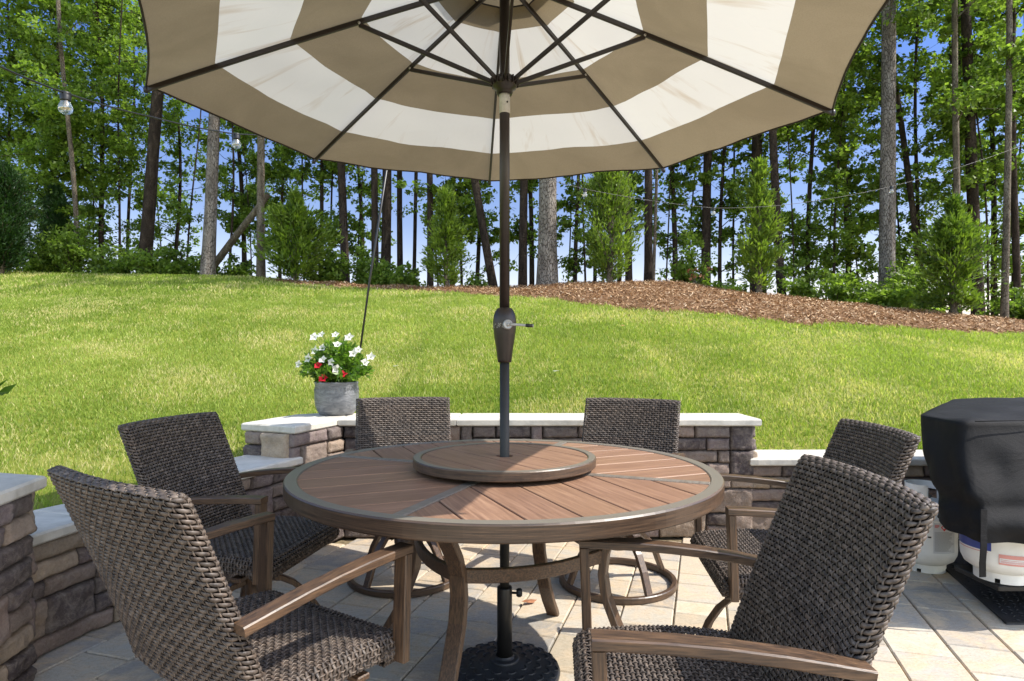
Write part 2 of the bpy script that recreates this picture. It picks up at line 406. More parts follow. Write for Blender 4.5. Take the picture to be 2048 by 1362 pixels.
ct = n.mix(n.ramp(f1, [(.4, G(0)), (.65, G(.6))]), srgb(140, 127, 102), srgb(122, 110, 87))
ct = n.mix(n.ramp(fw, [(.4, G(0)), (.7, G(.35))]), ct, srgb(120, 106, 84))
c = n.mix(white, ct, cw); n.base(c); n.bump(n.noise(n.coord(), 5, 4, .5, 1.0), .25, .03)
tr = n.n('BsdfTranslucent'); n.l(c, tr.inputs[0]); mx = n.n('MixShader'); mx.inputs[0].default_value = .33
n.l(n.b.outputs[0], mx.inputs[1]); n.l(tr.outputs[0], mx.inputs[2]); n.l(mx.outputs[0], n.out.inputs[0]); M['cloth'] = n.m
def plain(name, c, rough=.5, metal=0.0, spec=.5, nscale=30, var=.25, bump=.1):
    n = NB(name, rough, metal, spec); f = n.noise(n.coord(), nscale, 5, .6)
    dark = tuple(x * (1 - var) for x in c[:3]) + (1,); lite = tuple(min(1, x * (1 + var)) for x in c[:3]) + (1,)
    n.base(n.ramp(f, [(.3, dark), (.7, lite)])); 
    if bump: n.bump(f, bump, .003)
    return n.m
M['umb_metal'] = plain('umbrella_bronze', srgb(40, 32, 28), .38, 0, .5, 60, .2, .05)
M['pole_low'] = plain('pole_charcoal', srgb(34, 34, 33), .55, 0, .5, 60, .15, .05)
M['pole_sleeve'] = plain('pole_label', srgb(196, 196, 192), .4)
M['handle'] = plain('crank_grey', srgb(150, 150, 148), .35, .3)
M['black'] = plain('black_plastic', srgb(28, 28, 28), .4)
M['cast'] = plain('cast_base', srgb(44, 46, 50), .45, 0, .5, 25, .25, .2)
M['piping'] = plain('dark_piping', srgb(44, 38, 34), .8)
M['steel'] = plain('screw_steel', srgb(170, 168, 160), .3, .8)
M['tank'] = plain('tank_paint', srgb(226, 226, 221), .35, 0, .5, 8, .12, .05)
M['tank_label'] = plain('tank_label', srgb(226, 226, 222), .5, 0, .4, 20, .04, 0)
M['tank_panel'] = plain('tank_label_panel', srgb(196, 198, 200), .5, 0, .4, 20, .04, 0)
M['blue'] = plain('tank_blue_band', srgb(40, 62, 140), .4, 0, .5, 8, .1, 0)
M['red'] = plain('red_print', srgb(196, 40, 36), .5, 0, .4, 8, .1, 0)
M['pink'] = plain('pink_print', srgb(216, 150, 140), .5, 0, .4, 8, .1, 0)
M['ink'] = plain('grey_ink', srgb(110, 112, 118), .6, 0, .3, 8, .1, 0)
M['ink_dark'] = plain('dark_ink', srgb(24, 24, 26), .6, 0, .3, 8, .1, 0)
M['ink_white'] = plain('white_ink', srgb(235, 235, 235), .6, 0, .3, 8, .04, 0)
n = NB('grill_cloth', .75, 0, .22); f = n.noise(n.coord(), 3.5, 5, .55, .6); fw = n.noise(n.coord(), 300, 2)
n.base(n.ramp(f, [(.3, srgb(20, 20, 21)), (.7, srgb(30, 30, 32))])); n.bump(n.math('ADD', f, n.math('MULTIPLY', fw, .08)), .5, .04); M['grill_cloth'] = n.m
M['mat'] = plain('rubber_mat', srgb(44, 44, 46), .55, 0, .4, 120, .4, .3)
n = NB('glazed_pot', .42, .15, .5); tc = n.n('TexCoord'); sx = n.n('SeparateXYZ'); n.l(tc.outputs['Object'], sx.inputs[0])
f = n.noise(n.coord('Object', (1, 1, 3)), 14, 6, .65, 1.0)
n.base(n.ramp(f, [(.3, srgb(84, 86, 90)), (.5, srgb(112, 114, 117)), (.75, srgb(142, 143, 146))])); n.bump(f, .2, .004); M['pot'] = n.m
M['soil'] = plain('potting_soil', srgb(50, 38, 28), .95, 0, .1, 60, .4, .5)
def petal(name, c):
    n = NB(name, .6, 0, .2); n.col(c); tr = n.n('BsdfTranslucent'); tr.inputs[0].default_value = c; mx = n.n('MixShader'); mx.inputs[0].default_value = .35
    n.l(n.b.outputs[0], mx.inputs[1]); n.l(tr.outputs[0], mx.inputs[2]); n.l(mx.outputs[0], n.out.inputs[0]); return n.m
M['petal_w'] = petal('white_petal', (.85, .84, .76, 1)); M['petal_r'] = petal('red_petal', (.62, .02, .04, 1))
M['stem'] = plain('green_stem', (.06, .11, .02, 1), .6)
n = NB('bulb_glass', .02, 0, .5); n.col((1, 1, 1, 1)); gl = n.n('BsdfGlass'); gl.inputs['Roughness'].default_value = 0; gl.inputs['IOR'].default_value = 1.12
tp = n.n('BsdfTransparent'); mx = n.n('MixShader'); mx.inputs[0].default_value = .45; n.l(gl.outputs[0], mx.inputs[1]); n.l(tp.outputs[0], mx.inputs[2])
gs = n.n('BsdfGlossy'); gs.inputs['Roughness'].default_value = .08; gs.inputs[0].default_value = (.95, .95, .92, 1); m2 = n.n('MixShader'); m2.inputs[0].default_value = .22
n.l(mx.outputs[0], m2.inputs[1]); n.l(gs.outputs[0], m2.inputs[2]); n.l(m2.outputs[0], n.out.inputs[0]); M['glass'] = n.m
M['filament'] = plain('bulb_filament', srgb(220, 196, 140), .4, .3)
M['dead_leaf'] = plain('dead_leaf', srgb(150, 100, 68), .8)

# ------------------------------------------------------------------ ground: lawn, mulch, patio
def grid_sheet(name, xs, ys, zf, keep, mat, parent=None):
    X, Y = np.meshgrid(xs, ys); Z = zf(X, Y); V = np.stack([X, Y, Z], -1).reshape(-1, 3)
    ny, nx = X.shape; i = np.arange(nx * ny).reshape(ny, nx)
    Q = np.stack([i[:-1, :-1], i[:-1, 1:], i[1:, 1:], i[1:, :-1]], -1).reshape(-1, 4)
    cx = V[Q].mean(1); k = keep(cx[:, 0], cx[:, 1]); Q = Q[k]
    used = np.unique(Q); mp = -np.ones(len(V), int); mp[used] = np.arange(len(used))
    return link(name, mesh_np(name, V[used], mp[Q]), mat, parent)
xs = np.concatenate([np.linspace(-90, -14, 30), np.arange(-13.9, 13.9, .1), np.linspace(14, 90, 30)])
ys = np.concatenate([np.linspace(-20, .9, 12), np.arange(1.0, 16, .1), np.linspace(16.2, 140, 40)])
lawn = grid_sheet('lawn', xs, ys, terrain, lambda X, Y: ~(in_patio(X, Y)), M['lawn'])
tag(lawn, 'sloping sunlit lawn rising behind the stone wall', 'lawn', kind='structure')

# mulch boundary in world coordinates
MB_U = [545, 620, 760, 900, 1000, 1080, 1180, 1280, 1400, 1500, 1600, 1800, 2048, 2300, 2600]
MB_V = [564, 573, 580, 588, 595, 600, 613, 622, 632, 641, 649, 660, 673, 684, 694]
mb = [on_ground(u, v) for u, v in zip(MB_U, MB_V)]
MBX = [p.x for p in mb]; MBY = [p.y for p in mb]
def mulch_edge(X): return np.interp(X, MBX, MBY) + .07 * np.sin(X * 3.1) + .06 * np.sin(X * 9.7 + 2 * np.sin(X * 2.3)) + .03 * np.sin(X * 31)
def crest(X): return np.interp(X, CX, YC2)
def mulch_z(X, Y):
    e = mulch_edge(X); k = smoothstep(0, .25, Y - e)
    return terrain(X, Y) - .02 + k * (.05 + wob(X, Y, 3.3, .02) + wob(X, Y, 9, .008))
def is_mulch(X, Y): return (X > MBX[0] - .2) & (X < 26) & (Y > mulch_edge(X)) & (Y < crest(X) + 5)
mulch = grid_sheet('mulch_bed', np.arange(MBX[0] - .3, 15, .08), np.arange(6, 19, .08), mulch_z, lambda X, Y: is_mulch(X, Y + .08) , M['mulch'])
tag(mulch, 'red-brown bark mulch bed along the edge of the woods', 'mulch bed', kind='structure')

def blades(N, xr, yr, hgt, wid, keep, seed):
    r = np.random.default_rng(seed)
    X = r.uniform(*xr, N); Y = r.uniform(*yr, N)
    vis = (np.abs(X) < .95 * Y + .6) & keep(X, Y); X = X[vis]; Y = Y[vis]; n_ = len(X)
    Z = terrain(X, Y)
    a = r.uniform(0, 2 * PI, n_); h = hgt * r.uniform(.55, 1.25, n_); lean = r.uniform(.1, .75, n_) * h; la = r.uniform(0, 2 * PI, n_) 
    wv = wid * r.uniform(.6, 1.2, n_)
    dx, dy = np.cos(a) * wv / 2, np.sin(a) * wv / 2; lx, ly = np.cos(la) * lean, np.sin(la) * lean
    base = np.stack([X, Y, Z - .01], -1)
    V = np.empty((n_, 5, 3))
    V[:, 0] = base + np.stack([-dx, -dy, 0 * dx], -1); V[:, 1] = base + np.stack([dx, dy, 0 * dx], -1)
    mid = base + np.stack([lx * .35, ly * .35, h * .6], -1)
    V[:, 2] = mid + np.stack([dx * .8, dy * .8, 0 * dx], -1); V[:, 3] = mid - np.stack([dx * .8, dy * .8, 0 * dx], -1)
    V[:, 4] = base + np.stack([lx, ly, h], -1)
    i = np.arange(n_)[:, None] * 5
    Q = i + np.array([[0, 1, 2, 3]]); T = i + np.array([[3, 2, 4]])
    patch = .5 + .25 * np.sin(X * 1.7 + 2 * np.sin(Y * .9)) * np.cos(Y * 1.3 + 1.2 * np.sin(X * .8)) + .2 * np.sin(X * .53 + 1.1) * np.cos(Y * .61) + .15 * np.sin(X * 5.3 + Y * 3.1) * np.sin(Y * 6.1 - X * 2)
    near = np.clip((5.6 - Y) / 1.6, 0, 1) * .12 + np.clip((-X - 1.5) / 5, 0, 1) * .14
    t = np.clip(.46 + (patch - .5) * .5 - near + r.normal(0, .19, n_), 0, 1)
    pd = np.array([mn.noise(Vector((x * .9, y * 1.1, 4))) + .6 * mn.noise(Vector((x * 3.1, y * 3.3, 8))) for x, y in zip(X, Y)])
    dry = r.random(n_) < np.clip(.16 + .75 * pd, .03, .62); dv = dry * r.uniform(.45, 1.0, n_); t = np.clip(t + .10 * dry, 0, 1)
    tint = np.stack([np.repeat(t, 5), np.repeat(dv, 5), np.repeat(t, 5)], -1)
    return V.reshape(-1, 3), Q, T, tint
parts = []
keepg = lambda X, Y: ~in_patio(X, Y, .28) & ~(is_mulch(X, Y - .03 - .16 * np.abs(np.sin(X * 57.3 + Y * 91.7)) ** 3) & (X > MBX[0])) & (Y < crest(X) + .6)
off = 0; VV = []; QQ = []; TT = []; CC = []
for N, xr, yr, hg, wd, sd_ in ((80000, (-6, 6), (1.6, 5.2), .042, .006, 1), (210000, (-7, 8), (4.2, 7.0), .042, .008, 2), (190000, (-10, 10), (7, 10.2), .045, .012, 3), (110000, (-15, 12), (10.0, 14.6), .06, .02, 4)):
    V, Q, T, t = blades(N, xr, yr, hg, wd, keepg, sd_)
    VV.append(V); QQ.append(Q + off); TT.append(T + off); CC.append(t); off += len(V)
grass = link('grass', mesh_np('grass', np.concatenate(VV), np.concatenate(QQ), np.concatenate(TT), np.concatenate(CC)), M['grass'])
tag(grass, 'yellow-green lawn grass blades covering the slope', 'grass', kind='stuff')

# loose mulch chips and needles
N = 150000; X = nrg.uniform(MBX[0], 13, N); Y = nrg.uniform(7, 14.5, N)
e = mulch_edge(X); k = (Y > e - .15 * np.abs(nrg.normal(0, 1, N)) + .05) & (Y < crest(X) + 1.2) & (np.abs(X) < .95 * Y)
X, Y = X[k], Y[k]; Z = mulch_z(X, Y) + nrg.uniform(.0, .03, len(X)); n_ = len(X)
a = nrg.uniform(0, 2 * PI, n_); L = nrg.uniform(.010, .034, n_); W = nrg.uniform(.003, .008, n_); tl = nrg.uniform(-.5, .8, n_)
d = np.stack([np.cos(a) * L, np.sin(a) * L, tl * L], -1); s_ = np.stack([-np.sin(a) * W, np.cos(a) * W, nrg.uniform(-.6, .6, n_) * W], -1)
Cc = np.stack([X, Y, Z], -1); V = np.stack([Cc - d - s_, Cc + d - s_ * .6, Cc + d + s_, Cc - d + s_ * .7], 1).reshape(-1, 3)
chips = link('mulch_chips', mesh_np('mulch_chips', V, np.arange(n_ * 4).reshape(-1, 4), None, np.repeat(nrg.random(n_)[:, None], 4, 1).reshape(-1, 1) * np.ones((1, 3)), smooth=False), M['chip'])
tag(chips, 'loose brown wood chips and needles on the mulch bed', 'wood chips', kind='stuff')

# patio: sand bed and pavers
link('patio_bed', mesh_np('patio_bed', [(-2.0, -4, -.016), (7, -4, -.012), (7, 4.1, -.012), (-2.0, 4.1, -.012)], [(0, 1, 2, 3)]), M['sand'])['kind'] = 'structure'
pv = MB(); ang = R_(-17.0); ca, sa = math.cos(ang), math.sin(ang)
pal = [srgb(204, 195, 178), srgb(194, 186, 170), srgb(180, 172, 160), srgb(208, 198, 178), srgb(198, 185, 162), srgb(168, 162, 152), srgb(188, 181, 170)]
def in_pat(x, y): return bool(in_patio(np.array(x), np.array(y), .05))
rowa = -5.0; rr = random.Random(3)
while rowa < 6.5:
    wd = rr.choice([.152, .228, .228]); p = -6 + rr.random() * .3
    while p < 8.5:
        ln = rr.choice([.152, .228, .228, .304]) if wd > .2 else rr.choice([.152, .228, .228])
        cx_, cy_ = rowa + wd / 2, p + ln / 2
        wx, wy = cx_ * ca - cy_ * sa, cx_ * sa + cy_ * ca
        wx, wy = wx, wy + 1.0
        if -2.2 < wx < 6 and -2.5 < wy < 4.15 and in_pat(wx, wy):
            Mx = Matrix.Translation((wx, wy, rr.uniform(-.0012, .0012))) @ Matrix.Rotation(ang + rr.gauss(0, .004), 4, 'Z') @ Matrix.Rotation(rr.gauss(0, .002), 4, 'X')
            t = rr.choice(pal); k = rr.uniform(.88, 1.06)
            pv.box(-wd / 2 + .0028, wd / 2 - .0028, -ln / 2 + .0028, ln / 2 - .0028, -.05, 0, .005, (t[0] * k * .84, t[1] * k * .84, t[2] * k * .84), Mx)
        p += ln
    rowa += wd
o = pv.build('patio', M['paver']); tag(o, 'cream and grey concrete paver patio', 'patio', kind='structure')

# ------------------------------------------------------------------ retaining wall
wall = empty('retaining_wall', (0, 4.1, 0)); tag(wall, 'stepped grey-brown stone retaining wall with pale capstones around the patio', 'wall')
wall_M = Matrix.Translation((0, -4.1, 0))
stone_pal = [srgb(126, 114, 108), srgb(100, 92, 92), srgb(148, 134, 122), srgb(82, 75, 78), srgb(114, 103, 104), srgb(160, 146, 130), srgb(92, 84, 84), srgb(130, 116, 110), srgb(70, 63, 66)]
def path_fn(pts):
    P = [Vector((p[0], p[1], 0)) for p in pts]; L = [0]
    for a, b in zip(P, P[1:]): L.append(L[-1] + (b - a).length)
    def f(s_):
        s_ = min(max(s_, 0), L[-1] - 1e-6)
        for i in range(len(P) - 1):
            if s_ <= L[i + 1]:
                k = (s_ - L[i]) / (L[i + 1] - L[i]); t = (P[i + 1] - P[i]).normalized(); return P[i].lerp(P[i + 1], k), Vector((t.y, -t.x, 0))
    return f, L[-1]
def stonework(pts, z0, z1, seed, dark=1.0, unit=None):
    """random ashlar of individually shaped stones along a path; the visible side is right of the walking direction"""
    f, L = path_fn(pts); r = random.Random(seed); mb_ = MB()
    uz = unit or .0755; nz = max(1, round((z1 - z0) / uz)); uz = (z1 - z0) / nz; ux = .075; nx = max(1, round(L / ux)); ux = L / nx
    occ = [[False] * nx for _ in range(nz)]
    for j in range(nz):
        i = 0
        while i < nx:
            if occ[j][i]: i += 1; continue
            hh = 2 if (j + 1 < nz and r.random() < .27) else 1
            ww = r.choice([2, 3, 4, 5]) if hh == 1 else r.choice([1, 3, 4, 5])
            m = 0
            while m < ww and i + m < nx and not occ[j][i + m] and (hh == 1 or not occ[j + 1][i + m]): m += 1
            if m == 0: hh = 1; m = 1
            if nx - (i + m) == 1 and not occ[j][nx - 1] and hh == 1: m += 1
            for a in range(m):
                for b in range(hh): occ[j + b][i + a] = True
            s0, s1, b0, b1 = i * ux, (i + m) * ux, z0 + j * uz, z0 + (j + hh) * uz
            gx = max(7, int((s1 - s0) / .010)); gz = max(6, int((b1 - b0) / .010)); g = .0028
            off = Vector((r.random() * 50, r.random() * 50, r.random() * 50)); prot = r.uniform(0, .012); tx_, tz_ = r.gauss(0, .05), r.gauss(0, .06)
            vs = []; fs = []
            for q in range(gz + 1):
                for p in range(gx + 1):
                    a, b = p / gx, q / gz
                    ex = min(a, 1 - a) * (s1 - s0); ez = min(b, 1 - b) * (b1 - b0); e_ = min(ex, ez)
                    nz_ = mn.noise(Vector((a * (s1 - s0) * 14, b * (b1 - b0) * 16, 0)) + off) * .010 + mn.noise(Vector((a * (s1 - s0) * 90, b * (b1 - b0) * 90, 8)) + off) * .0035 + mn.noise(Vector((a * (s1 - s0) * 45, b * (b1 - b0) * 45, 3)) + off) * .004
                    dep = prot + .018 - .018 * math.exp(-e_ / .0042) + nz_ * min(1, e_ / .012 + .25) + tx_ * (a - .5) * (s1 - s0) + tz_ * (b - .5) * (b1 - b0)
                    jx = mn.noise(Vector((b * 6, 9, 0)) + off) * .004; jz = mn.noise(Vector((a * 8, 5, 1)) + off) * .004
                    P, nn = f(s0 + g + a * (s1 - s0 - 2 * g) + jx); P = P + nn * dep; vs.append((P.x, P.y, b0 + g + b * (b1 - b0 - 2 * g) + jz))
            W_ = gx + 1
            for q in range(gz):
                for p in range(gx): fs.append((q * W_ + p, q * W_ + p + 1, (q + 1) * W_ + p + 1, (q + 1) * W_ + p))
            # returns towards the core
            bd = [p for p in range(W_)] + [q * W_ + gx for q in range(1, gz + 1)] + [gz * W_ + p for p in range(gx - 1, -1, -1)] + [q * W_ for q in range(gz - 1, 0, -1)]
            bb = len(vs)
            for v in bd:
                x, y, z = vs[v]; P, nn = f(min(max((s0 + s1) / 2, 0), L)); vs.append((x - nn.x * .05, y - nn.y * .05, z))
            for k in range(len(bd)): fs.append((bd[(k + 1) % len(bd)], bd[k], bb + k, bb + (k + 1) % len(bd)))
            t = r.choice(stone_pal); k = r.uniform(.88, 1.3) * dark; t = (t[0] * 1.06, t[1], t[2] * .92, 1)
            mb_.add(vs, fs, (t[0] * k, t[1] * k, t[2] * k), True, wall_M)
            i += m
    return mb_
def core(poly, z0, z1):
    m = MB(); m.prism([(x, y - 4.1) for x, y in poly], z0, z1, .002); m.build('wall_core', M['core'], wall)
def cap(poly, z1, th=.045):
    m = MB(); P = []
    n_ = len(poly)
    for i in range(n_):      # subdivide the edges and chip them slightly
        a, b = Vector(poly[i]), Vector(poly[(i + 1) % n_]); k = max(1, int((b - a).length / .05))
        for q in range(k):
            p = a.lerp(b, q / k)
            if q: p += Vector((mn.noise(Vector((p.x * 9, p.y * 9, 1))), mn.noise(Vector((p.x * 9, p.y * 9, 7))))) * .006
            P.append((p.x, p.y - 4.1))
    m.prism(P, z1 - th, z1, .008); m.build('capstone', M['cap'], wall)
# back wall, high part
yf = 3.975
stonework([(-1.07, yf), (1.535, yf)], 0, .715, 5).build('stonework', M['stone'], wall)
stonework([(1.535, yf), (1.535, yf + .33)], .47, .715, 6).build('stonework', M['stone'], wall)
core([(-1.35, yf + .02), (1.515, yf + .02), (1.515, yf + .33), (-1.35, yf + .33)], 0, .714)
x = -1.10; brk = [-1.10, -.35, .52, 1.0, 1.575]
for a, b in zip(brk, brk[1:]): cap([(a + .0015, 3.93), (b - .0015, 3.93), (b - .0015, 4.33), (a + .0015, 4.33)], .76)
# back wall, low right part
stonework([(1.50, yf + .012), (6.2, yf + .012)], 0, .465, 8).build('stonework', M['stone'], wall)
core([(1.53, yf + .03), (6.2, yf + .03), (6.2, yf + .33), (1.53, yf + .33)], 0, .464)
brk = [1.50, 2.32, 3.1, 3.95, 4.8, 6.2]
for a, b in zip(brk, brk[1:]): cap([(a + .0015, 3.925), (b - .0015, 3.925), (b - .0015, 4.31), (a + .0015, 4.31)], .51)
# angled high return at the left corner
A, B = (-1.075, 3.97), (-1.272, 3.56)
dx, dy = B[0] - A[0], B[1] - A[1]; L = math.hypot(dx, dy); nx_, ny_ = -dy / L * -1, dx / L * -1   # outward (away from the patio)
nx_, ny_ = (dy / L, -dx / L); 
if nx_ > 0: nx_, ny_ = -nx_, -ny_
Bx, By = B; Bo = (Bx + nx_ * .34, By + ny_ * .34); Ao = (A[0] + nx_ * .34, A[1] + ny_ * .34)
stonework([(Bx + .0, By), A], 0, .715, 12).build('stonework', M['stone'], wall)
stonework([Bo, B], .0, .715, 13).build('stonework', M['stone'], wall)
core([(Bx - .02, By + .02), (A[0] - .02, A[1] + .03), (-1.05, 4.3), (-1.5, 4.3), (Bo[0] + .02, Bo[1] + .02)], 0, .713)
cap([(B[0] + .045, B[1] - .03), (-1.1016, 3.93), (-1.1016, 4.33), (-1.30, 4.36), (-1.47, 4.22), (Bo[0] - .03, Bo[1] + .0)], .7605)
# low curved left part
def offset(pts, d):
    out = []
    for i, p in enumerate(pts):
        a = Vector(pts[max(i - 1, 0)]); b = Vector(pts[min(i + 1, len(pts) - 1)]); t = (b - a).normalized(); out.append((p[0] + t.y * d, p[1] - t.x * d))
    return out
for pts_, zt_, sd_, nm_ in ((MID_L, .578, 21, 1), (LOW_L, .492, 24, 2)):
    face = offset(pts_, .04); outer = offset(pts_, .36)      # walking towards the camera: the outside is on the right
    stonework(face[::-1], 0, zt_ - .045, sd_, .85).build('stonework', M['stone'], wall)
    core(offset(pts_, .06)[::-1] + offset(pts_, .33), 0, zt_ - .046)
    ks = [0, len(pts_) - 1] if nm_ == 1 else [0, 3, len(pts_) - 1]
    for a, b in zip(ks, ks[1:]): cap(pts_[a:b + 1][::-1] + outer[a:b + 1], zt_)
# high left part, nearest
HL = [(-1.705, 2.2), (-1.66, 1.97), (-1.63, 1.5), (-1.63, .9)]
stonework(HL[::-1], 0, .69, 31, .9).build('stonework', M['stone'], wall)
stonework([(-1.705, 2.2), (-1.97, 2.27)], .0, .69, 32).build('stonework', M['stone'], wall)
core([(-1.65, .9), (-1.68, 1.95), (-1.725, 2.18), (-1.96, 2.24), (-1.96, .9)], 0, .689)
cap([(-1.595, .9), (-1.595, 1.5), (-1.613, 1.966), (-1.67, 2.24), (-1.99, 2.33), (-1.99, .9)], .735)

# ------------------------------------------------------------------ woven furniture
def weave(Fs, nu, nv, closed, a, b, amp, seed, rib=.0032):
    """strands along u passing over and under ribs along v; Fs(u,v) -> positions (n,3); outward = du x dv"""
    r = np.random.default_rng(seed); eps = 1e-3
    def frame(u, v):
        P = Fs(u, v); du = Fs(u + eps, v) - Fs(u - eps, v); dv = Fs(u, v + eps) - Fs(u, v - eps)
        nn = np.cross(du, dv); nn /= np.linalg.norm(nn, axis=-1, keepdims=True) + 1e-12
        tv = dv / (np.linalg.norm(dv, axis=-1, keepdims=True) + 1e-12); tu = du / (np.linalg.norm(du, axis=-1, keepdims=True) + 1e-12)
        return P, nn, tu, tv
    ns = 4 * nu + (0 if closed else 1)
    U, J = np.meshgrid(np.arange(ns), np.arange(nv)); u = U / (4 * nu); v = (J + .5) / nv
    P, N_, tu, tv = frame(u.ravel(), v.ravel())
    ph4 = U % 4; i_ = U // 4; sgn = np.where((i_ + J) % 2 == 0, 1.0, -1.0); kk4 = np.where(sgn > 0, np.array([.5, .88, 1.0, .88])[ph4], np.array([.5, -.25, -1.0, -.25])[ph4]); kk4 = np.where(ph4 == 0, .5, kk4); offz = (amp * kk4).ravel()
    wf = np.where(ph4 == 0, .95, np.where(sgn > 0, np.where(ph4 == 2, 1.06, 1.03), np.where(ph4 == 2, .66, .78))).ravel()
    th = np.linspace(0, 2 * PI, 7)[:-1] + PI / 6; K = 6
    V = P[:, None] + N_[:, None] * (offz[:, None, None] + np.sin(th)[None, :, None] * b) + tv[:, None] * (np.cos(th)[None, :, None] * (a * wf)[:, None, None])
    idx = np.arange(ns * nv * K).reshape(nv, ns, K)
    if closed: nxt = np.roll(idx, -1, 1)
    else: nxt = idx[:, 1:]; idx = idx[:, :-1]
    Q = np.stack([idx, nxt, np.roll(nxt, -1, 2), np.roll(idx, -1, 2)], -1).reshape(-1, 4)[:, ::-1]
    row = r.uniform(.82, 1.12, (nv, 1)) * np.ones((1, ns)); cell = r.uniform(.7, 1.25, (nv, nu + 2)); cellc = np.take_along_axis(cell, np.clip((U // 4), 0, nu + 1), 1)
    t = (row * cellc).ravel(); warm = (r.uniform(.94, 1.06, (nv, 1)) * np.ones((1, ns))).ravel()
    T1 = np.repeat(np.stack([t * warm, t, t / warm], -1)[:, None], K, 1).reshape(-1, 3)
    V = V.reshape(-1, 3)
    # ribs
    nb_ = nv * 2 + 1
    I, Kk = np.meshgrid(np.arange(nu), np.arange(nb_)); u = ((I + .5) / nu).ravel(); v = (Kk / (2 * nv)).ravel()
    P, N_, tu, tv = frame(u, np.clip(v, .002, .998)); odd = Kk % 2 == 1; j_ = (Kk - 1) // 2
    offz = np.where(odd, -amp * np.where((I + j_) % 2 == 0, 1.0, -1.0), 0).ravel() * 1.15
    th = np.linspace(0, 2 * PI, 5)[:-1] + PI / 4; K2 = 4
    V2 = P[:, None] + N_[:, None] * (offz[:, None, None] + np.sin(th)[None, :, None] * rib * .8) + tu[:, None] * (np.cos(th)[None, :, None] * rib)
    idx = np.arange(nb_ * nu * K2).reshape(nb_, nu, K2)
    Q2 = np.stack([idx[:-1], np.roll(idx[:-1], -1, 2), np.roll(idx[1:], -1, 2), idx[1:]], -1).reshape(-1, 4) + len(V)
    T2 = np.full((len(V2) * K2, 3), 1.25)
    return np.concatenate([V, V2.reshape(-1, 3)]), np.concatenate([Q, Q2]), np.concatenate([T1, T2])

BW, BT = .25, .023        # back half width, half thickness
ZB, ZT = .415, .904
def back_line(s_):          # s 0 bottom, 1 top
    return .205 + .185 * s_ ** 1.12, ZB + (ZT - ZB) * s_
def back_surface(u, v):
    """u wraps round the panel, v from the bottom to the top and over it"""
    u = np.mod(u, 1.0); s_ = np.clip(v / .94, -.02, 1); shrink = np.clip((v - .94) / .06, 0, 1)
    hw = BW - .004 * (1 - s_); th = BT * (1 - shrink * .92) ; Lf = 2 * hw; Ls = PI * BT * .9; per = 2 * Lf + 2 * Ls
    d = u * per; x = np.zeros_like(d); yo = np.zeros_like(d)
    a = d < Lf; x = np.where(a, -hw + d, x); yo = np.where(a, -th, yo)
    b = (d >= Lf) & (d < Lf + Ls); ph = (d - Lf) / Ls * PI - PI / 2; x = np.where(b, hw + BT * .7 * np.cos(ph), x); yo = np.where(b, th * np.sin(ph), yo)
    c = (d >= Lf + Ls) & (d < 2 * Lf + Ls); x = np.where(c, hw - (d - Lf - Ls), x); yo = np.where(c, th, yo)
    e_ = d >= 2 * Lf + Ls; ph = (d - 2 * Lf - Ls) / Ls * PI + PI / 2; x = np.where(e_, -hw + BT * .7 * np.cos(ph), x); yo = np.where(e_, th * np.sin(ph), yo)
    yl, zl = back_line(s_); bow = -.024 * (x / BW) ** 2 + .008
    # slight crown of the top edge and rounded shoulders
    zc = -.003 * (np.abs(x) / BW) ** 4 * s_ + .010 * np.sin(np.clip(shrink, 0, 1) * PI / 2)
    return np.stack([x, yl + bow + yo * .96, zl + zc + yo * .25 * (1 - shrink)], -1)
SW = .252
def seat_prof(v):
    """v 0..1: from the back edge forward over the waterfall front and under"""
    Lt, La, Lu = .365, .095, .05; tot = Lt + La + Lu; d = v * tot
    y = .200 - np.minimum(d, Lt); z = .452 + .012 * np.sin(np.clip(d / Lt, 0, 1) * PI) + 0 * d; ny = np.zeros_like(d); nz = np.ones_like(d)
    r = .042; ph = np.clip((d - Lt) / La, 0, 1) * 2.55
    y = np.where(d > Lt, -.165 - r * np.sin(ph) * 1.35, y); z = np.where(d > Lt, .410 + r * np.cos(ph), z)
    ny = np.where(d > Lt, -np.sin(ph), 0); nz = np.where(d > Lt, np.cos(ph), 1)
    k = np.clip((d - Lt - La) / Lu, 0, 1); y = y + k * .05; return y, z, ny, nz
def seat_surface(u, v):
    v = np.clip(v, 0, 1); y, z, ny, nz = seat_prof(v)
    per = 2 * SW + .15; d = np.clip(u, 0, 1) * per - .075; x = np.clip(d - SW, -SW, SW); over = np.maximum(np.abs(d - SW) - SW, 0) * np.sign(d - SW)
    rr_ = .03; ph = np.clip(np.abs(over) / (rr_ * PI / 2), 0, 1) * PI / 2; straight = np.maximum(np.abs(over) - rr_ * PI / 2, 0)
    x = x + np.sign(over) * rr_ * np.sin(ph) * .7; drop = rr_ * (1 - np.cos(ph)) + straight
    dish = .008 * (1 - (x / SW) ** 2)
    return np.stack([x, y - ny * drop * .7, z - nz * drop - dish * (nz > .9)], -1)

